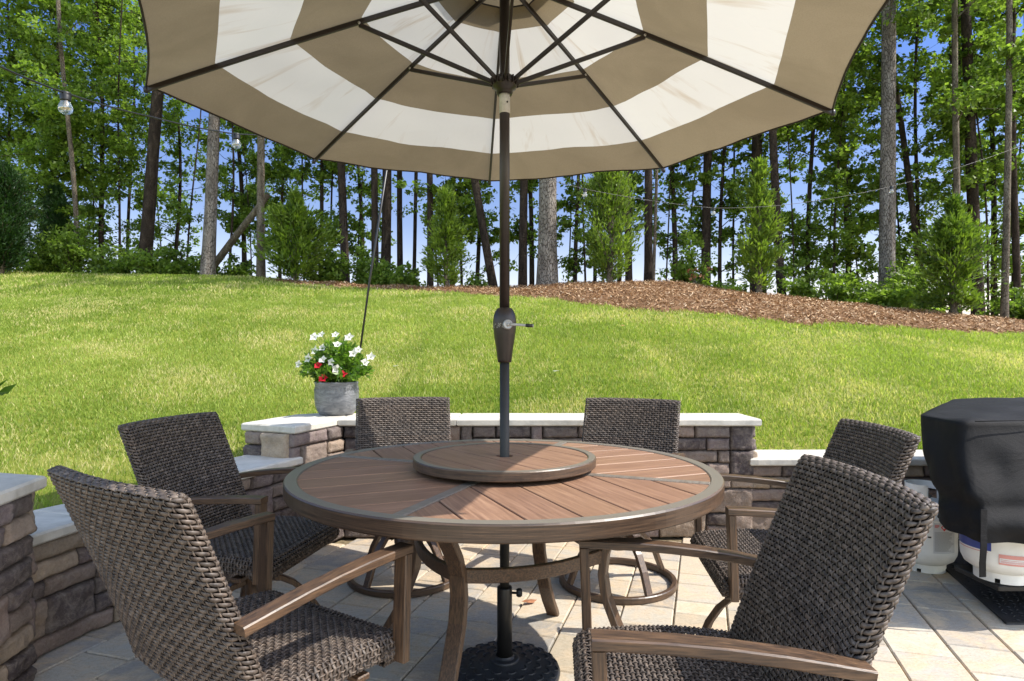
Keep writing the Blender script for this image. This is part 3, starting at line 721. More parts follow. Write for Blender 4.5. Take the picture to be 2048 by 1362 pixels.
def make_chair():
    root = empty('woven_armchair')
    V, Q, T = weave(back_surface, 74, 46, True, .0051, .0021, .0023, 5, .0021)
    bk = link('backrest', mesh_np('backrest', V, Q, None, T), M['wicker'], root)
    # dark inner panel behind the weave
    m = MB(); vs = []; fs = []
    nxx, nzz = 12, 14
    for sgn in (-1, 1):
        b0 = len(vs)
        for j in range(nzz + 1):
            s_ = j / nzz; yl, zl = back_line(s_)
            for i in range(nxx + 1):
                x = (-1 + 2 * i / nxx) * (BW - .004); vs.append((x, yl - .024 * (x / BW) ** 2 + .008 + sgn * (BT - .0045), zl + sgn * (BT - .0045) * .25 - (.004 if j == nzz else 0)))
        for j in range(nzz):
            for i in range(nxx):
                q = (b0 + j * (nxx + 1) + i, b0 + j * (nxx + 1) + i + 1, b0 + (j + 1) * (nxx + 1) + i + 1, b0 + (j + 1) * (nxx + 1) + i)
                fs.append(q if sgn < 0 else q[::-1])
    w_ = nxx + 1; tot = (nxx + 1) * (nzz + 1)
    for j in range(nzz):
        for i in (0, nxx): fs.append((j * w_ + i, (j + 1) * w_ + i, tot + (j + 1) * w_ + i, tot + j * w_ + i))
    for i in range(nxx):
        for j in (0, nzz): fs.append((j * w_ + i, j * w_ + i + 1, tot + j * w_ + i + 1, tot + j * w_ + i))
    m.add(vs, fs); m.build('backrest_core', M['wcore'], bk)
    V, Q, T = weave(seat_surface, 44, 44, False, .0053, .0021, .0024, 9, .0022)
    st_ = link('seat', mesh_np('seat', V, Q, None, T), M['wicker'], root)
    m = MB(); m.box(-SW + .006, SW - .006, -.195, .19, .388, .436, .03); m.build('seat_core', M['wcore'], st_)
    for sx in (-1, 1):
        m = MB(); xa = sx * .285
        path = [(xa * .985, .268, .628), (xa, .20, .640), (xa, .12, .651), (xa, .03, .660), (xa, -.06, .666), (xa, -.15, .669), (xa, -.206, .669)]
        m.sweep(path, .046, .022, up=(0, 0, 1), ch=.003)
        m.build('armrest', M['metal_y'], root)
        m = MB(); m.sweep([(xa, -.1935, .6575), (xa, -.188, .52), (xa, -.184, .385)], .043, .0245, up=(0, 1, 0), ch=.003)
        m.build('arm_post', M['metal_z'], root)
    m = MB(); m.box(-.262, .262, -.10, -.06, .368, .384, .003); m.box(-.262, .262, .12, .16, .368, .384, .003); m.build('seat_frame', M['metal_x'], root)
    m = MB(); m.lathe([(.0, .368), (.10, .367), (.105, .352), (.085, .335), (.05, .318), (.042, .25), (.046, .215), (.06, .2), (.058, .18), (.0, .17)], 28)
    m.build('swivel_hub', M['metal_z'], root)
    m = MB(); n_ = 56; m.sweep([(.285 * math.cos(2 * PI * k / n_), .285 * math.sin(2 * PI * k / n_), .0175) for k in range(n_)], .026, .032, closed=True, ch=.004)
    m.build('base_ring', M['metal_rim'], root)
    for k in range(4):
        a = PI / 4 + k * PI / 2; m = MB()
        pr = [(.045, .285), (.09, .275), (.14, .245), (.19, .195), (.235, .125), (.262, .06), (.275, .03)]
        m.sweep([(r * math.cos(a), r * math.sin(a), z) for r, z in pr], .036, .022, up=(0, 0, 1), ch=.003)
        m.build('base_leg', M['metal_z'], root)
    return root
chair = make_chair()
CHG = 'brown wicker swivel armchairs around the patio table'
def rot_face(fx, fy): return math.atan2(fx, -fy)          # local -Y turned to (fx, fy)
spots = [((-.840, 1.282), (.551, .834), 'brown wicker armchair in the left foreground seen from behind, its right edge in sun'),
         ((-1.388, 2.525), (.985, -.172), 'dark wicker armchair left of the table in shade, in front of the low stone wall'),
         ((-.637, 3.66), (.20, -.98), 'wicker armchair behind the table in front of the wall, beside the flower pot'),
         ((.688, 3.56), (-.38, -.925), 'wicker armchair behind the table just right of the umbrella pole'),
         ((1.31, 2.223), (-.99, .10), 'dark wicker armchair right of the table, half hidden behind the nearer right chair'),
         ((.754, 1.340), (-.997, .07), 'large dark wicker armchair in the right foreground facing left')]
for i, (p, f, lb) in enumerate(spots):
    o = chair if i == 0 else copy_tree(chair)
    fl = math.hypot(*f); fx, fy = f[0] / fl, f[1] / fl
    o.location = (p[0] + fx * .39, p[1] + fy * .39, 0); o.rotation_euler = (0, 0, rot_face(fx, fy))
    tag(o, lb, 'armchair', CHG)

# ------------------------------------------------------------------ table
TC = (-.027, 2.278); TA = R_(-112); TT_ = .758
table = empty('patio_table', (TC[0], TC[1], 0), TA)
tag(table, 'round brown plank-topped patio table with metal rim under the umbrella', 'table')
m = MB(); n_ = 120; Rm = .76
prof = [(.716, TT_ - .004), (.720, TT_ - .001), (.756, TT_ - .001), (.760, TT_ - .006), (.760, .712), (.757, .708), (.722, .708), (.716, .712)]
def ring_mesh(prof, n_, mbx, smooth=True):
    vs = []; fs = []; K = len(prof)
    for q in range(n_):
        a = 2 * PI * q / n_
        for r, z in prof: vs.append((r * math.cos(a), r * math.sin(a), z))
    for q in range(n_):
        for k in range(K): fs.append((q * K + k, ((q + 1) % n_) * K + k, ((q + 1) % n_) * K + (k + 1) % K, q * K + (k + 1) % K))
    mbx.add(vs, [f[::-1] for f in fs], None, False)
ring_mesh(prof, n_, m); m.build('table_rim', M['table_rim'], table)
SP = .018
for k in range(4):          # spars
    a = k * PI / 2; m = MB(); m.box(.055, .717, -SP, SP, .722, TT_ - .0015, .002, None, Matrix.Rotation(a, 4, 'Z')); m.build('table_spar', M['spar'], table)
def clip_poly(poly, nx, ny, d):
    out = []
    for i in range(len(poly)):
        a, b = poly[i], poly[(i + 1) % len(poly)]; da, db = a[0] * nx + a[1] * ny - d, b[0] * nx + b[1] * ny - d
        if da >= 0: out.append(a)
        if da * db < 0: t = da / (da - db); out.append((a[0] + (b[0] - a[0]) * t, a[1] + (b[1] - a[1]) * t))
    return out
def disc_poly(r, n_=96): return [(r * math.cos(2 * PI * i / n_), r * math.sin(2 * PI * i / n_)) for i in range(n_)]
rp = random.Random(5)
for k in range(4):
    qd = k * PI / 2; ca_, sa_ = math.cos(qd), math.sin(qd); m = MB(); bis = qd + PI / 4; gap = .003; pw = .1455
    for j in range(-4, 4):
        # planks run along the bisector of the quadrant
        P = disc_poly(.7165)
        P = clip_poly(P, -math.sin(qd), math.cos(qd), SP + .002)
        P = clip_poly(P, -math.sin(qd + PI / 2) * -1, math.cos(qd + PI / 2) * -1, SP + .002)
        nx, ny = -math.sin(bis), math.cos(bis); lo = (j + .5) * pw - pw + pw / 2; lo = (j) * pw + pw / 2 - pw + pw
        lo = j * pw + pw / 2; hi = lo + pw
        P = clip_poly(P, nx, ny, lo + gap); P = clip_poly(P, -nx, -ny, -(hi - gap))
        if len(P) < 3: continue
        Rm_ = Matrix.Rotation(-bis, 2); P2 = [tuple(Rm_ @ Vector(p)) for p in P]
        Q2 = [P2[0]]
        for p in P2[1:]:
            if (Vector(p) - Vector(Q2[-1])).length > .004: Q2.append(p)
        if len(Q2) < 3: continue
        kk = rp.uniform(.82, 1.1); m.prism(Q2, .738, TT_ - .004, .0018, (kk, kk * rp.uniform(.96, 1.02), kk * rp.uniform(.94, 1.02)))
    o = m.build('table_planks', M['plank'], table); o.rotation_euler = (0, 0, bis)
m = MB(); m.lathe([(.0, .7175), (.715, .7175), (.715, .712), (.0, .712)], 64, cap=False); m.build('table_underside', M['black'], table)
legp = [(.50, .707), (.45, .62), (.40, .55), (.374, .49), (.366, .42), (.378, .34), (.41, .26), (.45, .17), (.50, .09), (.555, .02), (.565, .0)]
for k in range(4):
    a = k * PI / 2; m = MB(); m.sweep([(r * math.cos(a), r * math.sin(a), z) for r, z in legp], .054, .026, up=(math.cos(a), math.sin(a), .3), ch=.003)
    m.build('leg', M['metal_z'], table)
for k in range(4):
    a0 = k * PI / 2; m = MB(); pts = []
    for i in range(13):
        t = i / 12; ax, ay = .372 * math.cos(a0), .372 * math.sin(a0); bx, by = .372 * math.cos(a0 + PI / 2), .372 * math.sin(a0 + PI / 2)
        x, y = ax + (bx - ax) * t, ay + (by - ay) * t; bo = .035 * math.sin(PI * t); cx_, cy_ = math.cos(a0 + PI / 4), math.sin(a0 + PI / 4)
        s0 = .03; pts.append((x + cx_ * bo, y + cy_ * bo, .485 - .012 * math.sin(PI * t)))
    m.sweep(pts[0:], .020, .045, ch=.003); m.build('stretcher', M['metal_x'], table)

# lazy susan
susan = empty('lazy_susan', (TC[0], TC[1], TT_), R_(-53)); tag(susan, 'round plank lazy susan with metal rim around the umbrella pole on the table', 'lazy susan')
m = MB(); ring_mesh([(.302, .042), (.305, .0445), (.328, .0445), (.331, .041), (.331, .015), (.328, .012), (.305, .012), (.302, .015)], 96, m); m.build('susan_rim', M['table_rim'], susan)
m = MB(); pw = .1435
for j in range(-3, 3):
    lo = j * pw + pw / 2; P = disc_poly(.3015, 72); P = clip_poly(P, 0, 1, lo + .002); P = clip_poly(P, 0, -1, -(lo + pw - .002))
    if len(P) < 3: continue
    if lo < 0 < lo + pw:      # the plank with the pole hole: two halves round the hole
        for sgn in (-1, 1):
            poly = clip_poly(P, sgn, 0, 0.0); poly = [p for p in poly]
            up_, dn_ = clip_poly(P, sgn, 0, .0), None
            top = [p for p in up_]
            hole = [(.031 * math.cos(t), .031 * math.sin(t)) for t in (np.linspace(PI / 2, -PI / 2, 13) if sgn > 0 else np.linspace(-PI / 2, -3 * PI / 2, 13))]
            # order: outer boundary counter-clockwise starting just after the cut
            ys_ = sorted(top, key=lambda p: math.atan2(p[1], p[0] * 1.0) if sgn > 0 else math.atan2(-p[1], -p[0]))
            ys_ = [p for p in ys_ if math.hypot(*p) > .035]
            kk = .95; m.prism(ys_ + hole, .024, .0415, .0012, (kk, kk, kk))
    else:
        kk = rp.uniform(.85, 1.05); m.prism(P, .024, .0415, .0015, (kk, kk, kk * .98))
m.build('susan_planks', M['plank'], susan)
m = MB(); ring_mesh([(.05, .0235), (.302, .0235), (.302, .019), (.05, .019)], 48, m); ring_mesh([(.09, .018), (.17, .018), (.17, .001), (.09, .001)], 40, m); m.build('susan_bearing', M['black'], susan)

# ------------------------------------------------------------------ umbrella
umb = empty('patio_umbrella', (TC[0], TC[1], 0)); tag(umb, 'open octagonal umbrella with taupe and cream striped canopy standing through the table', 'umbrella')
tilt = Matrix.Shear('XY', 4, (0, 0)); 
def tl(p): return (p[0], p[1], p[2] + .034 * p[1] - .004 * p[0])
RU, ZTIP, ZAP, A0 = 1.254, 2.098, 2.545, .08
def rib_z(t): return ZAP + (ZTIP - ZAP) * (t * .93 + .07 * t * t) 
def rib_pt(k, t, dz=0): a = A0 + k * PI / 4; return tl((RU * t * math.cos(a), RU * t * math.sin(a), rib_z(t) + dz))
def canopy_mesh(t0, t1, lift, nt_=40, na=14, wob_=1.0):
    vs = []; uv = []; fs = []
    for k in range(8):
        b0 = len(vs)
        for i in range(nt_ + 1):
            t = t0 + (t1 - t0) * i / nt_
            for j in range(na + 1):
                s_ = j / na; a, b = Vector(rib_pt(k, t, lift)), Vector(rib_pt(k + 1, t, lift)); p = a.lerp(b, s_)
                bow = math.sin(PI * s_)
                edge = max(0, (t - .8) / .2); ax_ = A0 + (k + .5) * PI / 4
                p -= Vector((math.cos(ax_), math.sin(ax_), 0)) * (.028 * edge ** 2 * bow)
                p.z -= bow * .014 * t * 1.2 * (1 - .2 * edge)
                nz_ = mn.noise(Vector((p.x * 2.6, p.y * 2.6, 3.0))) * .014 + mn.noise(Vector((p.x * 8, p.y * 8, 9.0))) * .005 + abs(mn.noise(Vector((p.x * 3 + 9, p.y * 3, 5.0)))) * .006
                p.z += nz_ * wob_ * min(1, bow * 2.2) * min(1, t * 3) + .009
                vs.append(tuple(p)); uv.append((t, k + s_))
        for i in range(nt_):
            for j in range(na):
                q = b0 + i * (na + 1) + j; fs.append((q, q + na + 1, q + na + 2, q + 1))
    me = bpy.data.meshes.new('canopy'); me.from_pydata(vs, [], fs); ul = me.uv_layers.new(name='UVMap')
    lu = np.empty((len(me.loops), 2), np.float32); li = np.empty(len(me.loops), np.int32); me.loops.foreach_get('vertex_index', li); lu[:] = np.array(uv, np.float32)[li]
    ul.data.foreach_set('uv', lu.ravel()); me.polygons.foreach_set('use_smooth', [True] * len(fs)); me.update(); return me, vs, na, nt_
me, vs, na, nt2 = canopy_mesh(.115, 1.0, 0.0)
can = link('canopy', me, M['cloth'], umb)
m = MB(); edge = []
for k in range(8):
    b0 = k * (nt2 + 1) * (na + 1) + nt2 * (na + 1); edge += vs[b0:b0 + na]
m.sweep(edge, .007, .009, closed=True, round_=6); m.build('canopy_piping', M['piping'], can)
m = MB(); edge = []
for k in range(8): b0 = k * (nt2 + 1) * (na + 1); edge += vs[b0:b0 + na]
m.sweep(edge, .006, .006, closed=True, round_=6); m.build('vent_hem', M['piping'], can)
me, _, _, _ = canopy_mesh(.004, .17, .05, 8, 8, .3); link('vent_cap', me, M['cloth'], umb)
for k in range(8):
    m = MB(); m.sweep([rib_pt(k, t, -.006) for t in np.linspace(.02, 1.005, 14)], .011, .018, up=(0, 0, 1), ch=.002); rb = m.build('rib', M['umb_metal'], umb)
    m = MB(); m.lathe([(0, -.012), (.008, -.01), (.0095, 0), (.008, .01), (0, .012)], 10, M=Matrix.Translation(rib_pt(k, 1.0, -.006))); m.build('rib_tip', M['black'], rb)
JT = .416
for k in range(8):
    a = A0 + k * PI / 4; m = MB(); p0 = tl((.038 * math.cos(a), .038 * math.sin(a), 2.160)); p1 = rib_pt(k, JT, -.017)
    m.sweep([p0, p1], .010, .016, ch=.002); m.build('strut', M['umb_metal'], umb)
    m = MB(); Mt = Matrix.Translation(rib_pt(k, JT, -.012)) @ Matrix.Rotation(a + PI / 2, 4, 'Z') @ Matrix.Rotation(PI / 2, 4, 'Y')
    m.lathe([(0, -.009), (.005, -.0085), (.005, .0085), (0, .009)], 10, M=Mt); m.build('pivot_pin', M['steel'], umb)
m = MB(); m.lathe([(.0185, 1.30), (.0185, 2.56)], 28); m.build('upper_pole', M['umb_metal'], umb)
m = MB(); m.lathe([(.0175, .28), (.0175, 1.20)], 28); m.build('lower_pole', M['pole_low'], umb)
m = MB(); m.lathe([(.0, 2.60), (.03, 2.59), (.04, 2.56), (.04, 2.53), (.02, 2.515), (.0, 2.51)][::-1], 24); m.build('top_hub', M['umb_metal'], umb)
m = MB(); m.lathe([(.02, 2.118), (.026, 2.116), (.030, 2.124), (.030, 2.134), (.043, 2.142), (.046, 2.156), (.046, 2.168), (.040, 2.174), (.030, 2.178), (.028, 2.186), (.02, 2.188)], 28); hub = m.build('runner', M['umb_metal'], umb)
for k in range(8):
    a = A0 + k * PI / 4; m = MB(); m.box(.03, .052, -.012, -.0065, 2.148, 2.176, .002, None, Matrix.Rotation(a, 4, 'Z')); m.box(.03, .052, .0065, .012, 2.148, 2.176, .002, None, Matrix.Rotation(a, 4, 'Z')); m.build('runner_lug', M['umb_metal'], hub)
m = MB(); m.lathe([(.0187, 2.048), (.0197, 2.050), (.0197, 2.116), (.0187, 2.118)], 28); m.build('pole_sleeve', M['pole_sleeve'], umb)
m = MB(); m.lathe([(0, -.002), (.0035, -.001), (.0035, .001), (0, .002)], 8, M=Matrix.Translation((.010, -.0175, 2.085)) @ Matrix.Rotation(PI / 2, 4, 'X')); m.build('sleeve_rivet', M['black'], umb)
m = MB(); m.lathe([(.0188, 1.140), (.024, 1.141), (.026, 1.15), (.031, 1.19), (.038, 1.235), (.0420, 1.268), (.0425, 1.29), (.040, 1.31), (.034, 1.327), (.026, 1.338), (.0188, 1.34)], 36); cr = m.build('crank_housing', M['umb_metal'], umb)
def wear_spots():
    m = MB(); r = random.Random(4)
    for i in range(26):
        a = r.uniform(-2.95, -1.45); z = 1.274 + r.uniform(-.008, .008); w_ = r.uniform(.002, .0045); rr_ = .0424
        pts = [(rr_ * math.cos(a + q), rr_ * math.sin(a + q), z + dz) for q, dz in ((-w_ * 18, -.002), (w_ * 14, -.0025), (w_ * 16, .002), (-w_ * 12, .003))]
        m.add([(x * 1.006, y * 1.006, z_) for x, y, z_ in pts], [(0, 1, 2, 3)])
    return m
wear_spots().build('worn_label', plain('worn_label', srgb(128, 124, 116), .6), cr)
MR = Matrix.Translation((.010, -.036, 1.277)) @ Matrix.Rotation(R_(90), 4, 'X') @ Matrix.Rotation(R_(12), 4, 'Y')
m = MB(); m.lathe([(0, -.012), (.017, -.012), (.018, 0), (.0175, .012), (.014, .015), (.012, .0135), (.006, .0135), (.005, .0155), (0, .0155)], 24, M=MR)
cd = m.build('crank_disc', M['handle'], cr)
m = MB(); m.sweep([(.022, -.044, 1.277), (.05, -.046, 1.276), (.078, -.048, 1.2735)], [.016, .011, .010], [.010, .009, .009], ch=.002); ch_ = m.build('crank_lever', M['handle'], cr)
m = MB(); m.sweep([(.076, -.048, 1.2737), (.1, -.050, 1.272)], .0125, .0125, round_=12); m.build('lever_grip', M['black'], ch_)
m = MB(); m.sweep([(.100, -.050, 1.272), (.104, -.0503, 1.2717)], .011, .011, round_=12); m.build('lever_end', M['handle'], ch_)
# base
base = empty('umbrella_base', (TC[0], TC[1], 0)); tag(base, 'round black cast umbrella base with scalloped relief on the pavers under the table', 'umbrella base')
m = MB(); m.lathe([(0, .0), (.192, .0), (.200, .004), (.203, .018), (.199, .028), (.185, .036), (.13, .045), (.06, .052), (.055, .056), (.0, .056)], 72); dsk = m.build('base_disc', M['cast'], base)
def disc_z(r): return float(np.interp(r, [.0, .055, .06, .13, .185, .199], [.056, .056, .052, .045, .036, .028]))
m = MB()
for R0, n_, sz, ofs in ((.082, 10, .016, 0), (.118, 14, .018, .5), (.155, 18, .019, 0), (.182, 22, .015, .5)):
    for q in range(n_):
        a = 2 * PI * (q + ofs) / n_; pts = []
        for i in range(9):
            th = -PI * .62 + PI * 1.24 * i / 8; r_, t_ = R0 + sz * math.cos(th) * .8, sz * math.sin(th)
            x, y = r_ * math.cos(a) - t_ * math.sin(a), r_ * math.sin(a) + t_ * math.cos(a); pts.append((x, y, disc_z(math.hypot(x, y)) + .001))
        m.sweep(pts, [.002, .004, .0055, .0065, .007, .0065, .0055, .004, .002], [.003, .005, .007, .008, .0085, .008, .007, .005, .003], round_=6)
m.build('petal_relief', M['cast'], dsk)
m = MB(); m.lathe([(.052, .055), (.055, .062), (.045, .066), (.04, .064), (.034, .068), (.031, .075)], 40, cap=False); m.build('base_collar', M['cast'], base)
m = MB(); m.lathe([(.0275, .05), (.0275, .318), (.026, .322), (.0185, .323)], 28); tb = m.build('base_tube', M['black'], base)
m = MB(); m.sweep([(.026, 0, .300), (.046, -.004, .300)], .009, .009, round_=10)
Mk = Matrix.Translation((.054, -.005, .302)) @ Matrix.Rotation(PI / 2, 4, 'Y'); m.lathe([(0, -.012), (.013, -.011), (.017, -.004), (.017, .004), (.012, .010), (0, .011)], 8, M=Mk, smooth=False); m.build('clamp_knob', M['black'], tb)
# small dead leaf by the base
def dead_leaf(name, loc, s_, lb, rz):
    m = MB(); vs = [(-1, 0, .05), (-.4, -.35, .12), (.4, -.3, .0), (1, 0, .2), (.4, .32, .1), (-.4, .4, .02), (0, 0, .16)]
    m.add([(a * s_, b * s_, c_ * s_) for a, b, c_ in vs], [(0, 1, 6), (1, 2, 6), (2, 3, 6), (3, 4, 6), (4, 5, 6), (5, 0, 6)])
    o = m.build(name, M['dead_leaf']); o.location = loc; o.rotation_euler = (.2, .1, rz); tag(o, lb, 'leaf')
dead_leaf('dead_leaf', (.08, 2.92, .012), .04, 'small curled orange-brown dead leaf on the pavers behind the umbrella base', .4)
dead_leaf('dead_leaf', (.5, 3.86, .012), .03, 'small brown dead leaf on the pavers at the foot of the back wall', 1.4)
for q, (u, v, lb) in enumerate(((1244, 660, 'dark dead leaf lying on the lawn below the mulch bed, right of the pole'), (853, 689, 'dark dead leaf lying on the lawn left of the umbrella crank'), (1112, 754, 'pale curled leaf on the lawn just right of the pole'), (792, 743, 'white fallen petal-like leaf on the lawn right of the flower pot'))):
    p = on_ground(u, v); dead_leaf('dead_leaf', (p.x, p.y, p.z + .05), .035, lb, q * 1.3)
    if q >= 2: bpy.context.scene.collection.objects[-1].data.materials[0] = M['petal_w']

# ------------------------------------------------------------------ flower pots
def leaf_quads(P, D, L, W, r, droop=.2):
    """pointed leaves (two quads as a diamond strip) at positions P along directions D"""
    n_ = len(P); D = D / (np.linalg.norm(D, axis=1, keepdims=True) + 1e-9); rv = r.normal(0, 1, (n_, 3)); S = np.cross(D, rv); S /= np.linalg.norm(S, axis=1, keepdims=True) + 1e-9
    N_ = np.cross(S, D); L = L[:, None]; W = W[:, None]
    V = np.stack([P, P + D * L * .45 + S * W + N_ * W * .25, P + D * L - N_ * L * droop * .3, P + D * L * .45 - S * W + N_ * W * .25], 1)
    return V.reshape(-1, 3), np.arange(n_ * 4).reshape(-1, 4)
def flower(mbx, c_, d, s_, r):
    d = Vector(d).normalized(); a = d.orthogonal().normalized(); b = d.cross(a); vs = [tuple(Vector(c_) - d * s_ * .9)]; fs = []; K = 10
    for q in range(K):
        th = 2 * PI * q / K; v_ = a * math.cos(th) + b * math.sin(th); vs.append(tuple(Vector(c_) - d * s_ * .15 + v_ * s_ * .28))
    for q in range(K):
        th = 2 * PI * (q + .0) / K; v_ = a * math.cos(th) + b * math.sin(th); ln = s_ * (1.0 if q % 2 == 0 else .62) * r.uniform(.85, 1.1); vs.append(tuple(Vector(c_) + v_ * ln + d * s_ * r.uniform(-.1, .2)))
    for q in range(K):
        fs.append((0, 1 + q, 1 + (q + 1) % K)); fs.append((1 + q, 1 + K + q, 1 + K + (q + 1) % K, 1 + (q + 1) % K))
    mbx.add(vs, fs, None, False)
def potted(loc, sc_, flowers_w, flowers_r, seed, lab_pot, cat_pot, lab_plant):
    t = empty('flower_pot', loc); tag(t, lab_pot, cat_pot)
    m = MB(); pr = [(0, 0), (.095, 0), (.112, .006), (.128, .03), (.141, .07), (.146, .11), (.145, .16), (.141, .2), (.144, .212), (.144, .222), (.138, .224), (.133, .21), (.131, .19)]
    m.lathe([(r_ * sc_, z * sc_) for r_, z in pr], 48, cap=False)
    m.build('pot_body', M['pot'], t)
    m = MB()
    for zz in (.135, .150, .196, .206):
        rr_ = float(np.interp(zz, [.11, .16, .2], [.146, .145, .141])) + .0005; m.sweep([(rr_ * sc_ * math.cos(2 * PI * q / 40), rr_ * sc_ * math.sin(2 * PI * q / 40), zz * sc_) for q in range(40)], .0025, .0035, closed=True, round_=6)
    for q in range(48):
        a = 2 * PI * q / 48
        for zz, dd in ((.160, .03), (.172, -.03), (.184, .03)):
            rr_ = .1452 if zz < .18 else .143; m.sweep([(rr_ * sc_ * math.cos(a - dd), rr_ * sc_ * math.sin(a - dd), (zz - .004) * sc_), (rr_ * sc_ * math.cos(a + dd), rr_ * sc_ * math.sin(a + dd), (zz + .004) * sc_)], .003, .003, round_=5)
    m.build('embossed_band', M['pot'], t)
    m = MB(); m.lathe([(0, .2 * sc_), (.132 * sc_, .198 * sc_)], 32, cap=False); m.build('soil', M['soil'], t)
    pl = empty('potted_plant', (loc[0], loc[1], loc[2] + .2 * sc_)); tag(pl, lab_plant, 'flowers')
    r = np.random.default_rng(seed); rr2 = random.Random(seed); tips = []; m = MB(); LP = []; LD = []
    for k in range(95):
        th = rr2.uniform(0, 2 * PI); sp = rr2.random() ** .6; rad = sp * .25 * sc_; hh = (.30 - .24 * sp ** 2.2) * rr2.uniform(.7, 1.12) * sc_
        p0 = Vector((math.cos(th) * .08 * sp, math.sin(th) * .08 * sp, 0)); p3 = Vector((math.cos(th) * rad, math.sin(th) * rad, hh)); pm = p0.lerp(p3, .5) + Vector((0, 0, .05 * sp))
        path = [p0, p0.lerp(pm, .6), pm, pm.lerp(p3, .6) + Vector((0, 0, .01)), p3]; m.sweep(path, .003, .003, round_=4); tips.append((p3, (p3 - pm)))
        for q in range(30):
            t_ = r.uniform(.1, 1.0); p = path[min(int(t_ * 4), 3)].lerp(path[min(int(t_ * 4), 3) + 1], (t_ * 4) % 1 if t_ < 1 else 1); LP.append(tuple(p)); d = Vector((math.cos(th), math.sin(th), .5)) * .6 + Vector(r.normal(0, .7, 3)); LD.append(tuple(d))
    m.build('stems', M['stem'], pl)
    LP = np.array(LP); LD = np.array(LD); V, Q = leaf_quads(LP, LD, r.uniform(.028, .058, len(LP)) * sc_, r.uniform(.007, .013, len(LP)) * sc_, r)
    tn = np.repeat(np.clip(r.normal(.45, .25, len(LP)) + LP[:, 2] * 1.2 - .1, 0, 1)[:, None], 4, 1).reshape(-1, 1) * np.ones((1, 3))
    link('leaves', mesh_np('leaves', V, Q, None, tn), M['leaf_pot'], pl)
    for (x, z, col_) in flowers_w + flowers_r:
        # flowers sit on the camera-facing and upper side of the mound
        y = -math.sqrt(max(.002, .25 ** 2 - min(x * x, .06))) * .7 + max(0, z - .12) * .6
        m = MB(); flower(m, (x * sc_, y * sc_, z * sc_), (x * 1.2 + rr2.uniform(-.3, .3), -1 + rr2.uniform(-.2, .3), .5 + rr2.uniform(-.3, .4)), rr2.uniform(.028, .038) * sc_, rr2)
        m.build('blossom', M['petal_w'] if col_ == 'w' else M['petal_r'], pl)
        m = MB(); m.sweep([(x * sc_, y * sc_ + .01, z * sc_), (x * .6 * sc_, y * .5 * sc_, (z - .08) * sc_), (x * .4 * sc_, 0, (z - .15) * sc_)], .003, .003, round_=4); m.build('flower_stalk', M['stem'], pl)
k_ = 4.25 / F
fw = [((u - 676) * k_, (768 - v) * k_, 'w') for u, v in ((632, 672), (648, 668), (656, 694), (676, 668), (684, 688), (703, 673), (602, 727), (660, 717), (723, 698), (745, 712), (737, 723), (628, 715), (715, 705), (678, 722), (640, 700), (690, 735))]
fr = [((u - 676) * k_, (768 - v) * k_, 'r') for u, v in ((653, 728), (664, 752), (700, 745))]
potted((-1.185, 4.22, .7605), 1.0, fw, fr, 3, 'grey glazed round pot with an embossed band, on the wall corner capstone', 'pot', 'white and red flowering mandevilla plant growing in the grey pot')
fw2 = [(.235, .17, 'w'), (.1, .2, 'w'), (-.1, .12, 'w'), (.0, .28, 'w'), (.16, -.02, 'w')]
potted((-1.775, 1.72, .7355), 1.15, fw2, [], 8, 'grey glazed pot on the near left wall pillar at the edge of view', 'pot', 'white-flowered plant whose leaves reach in at the left edge of view')

# ------------------------------------------------------------------ grill, tanks, mat
mat_ = MB(); ma = [(2.14, 2.70), (2.36, 3.42), (2.5, 3.9), (4.2, 3.9), (4.2, 2.70)]
mat_.prism(ma, .001, .012, .003)
for i in range(0, 30):
    for j in range(0, 22):
        x, y = 2.20 + i * .035 + (j % 2) * .0175, 2.72 + j * .035
        if x < 2.14 + (y - 2.70) * .31 + .03: continue
        s1 = 1 if (i + j) % 2 else -1; mat_.sweep([(x - .009, y - .007 * s1, .0125), (x, y, .0145), (x + .009, y + .007 * s1, .0125)], [.002, .006, .002], [.002, .005, .002], round_=6)
o = mat_.build('grill_mat', M['mat']); tag(o, 'black raised-pattern rubber mat on the pavers under the covered grill', 'mat')

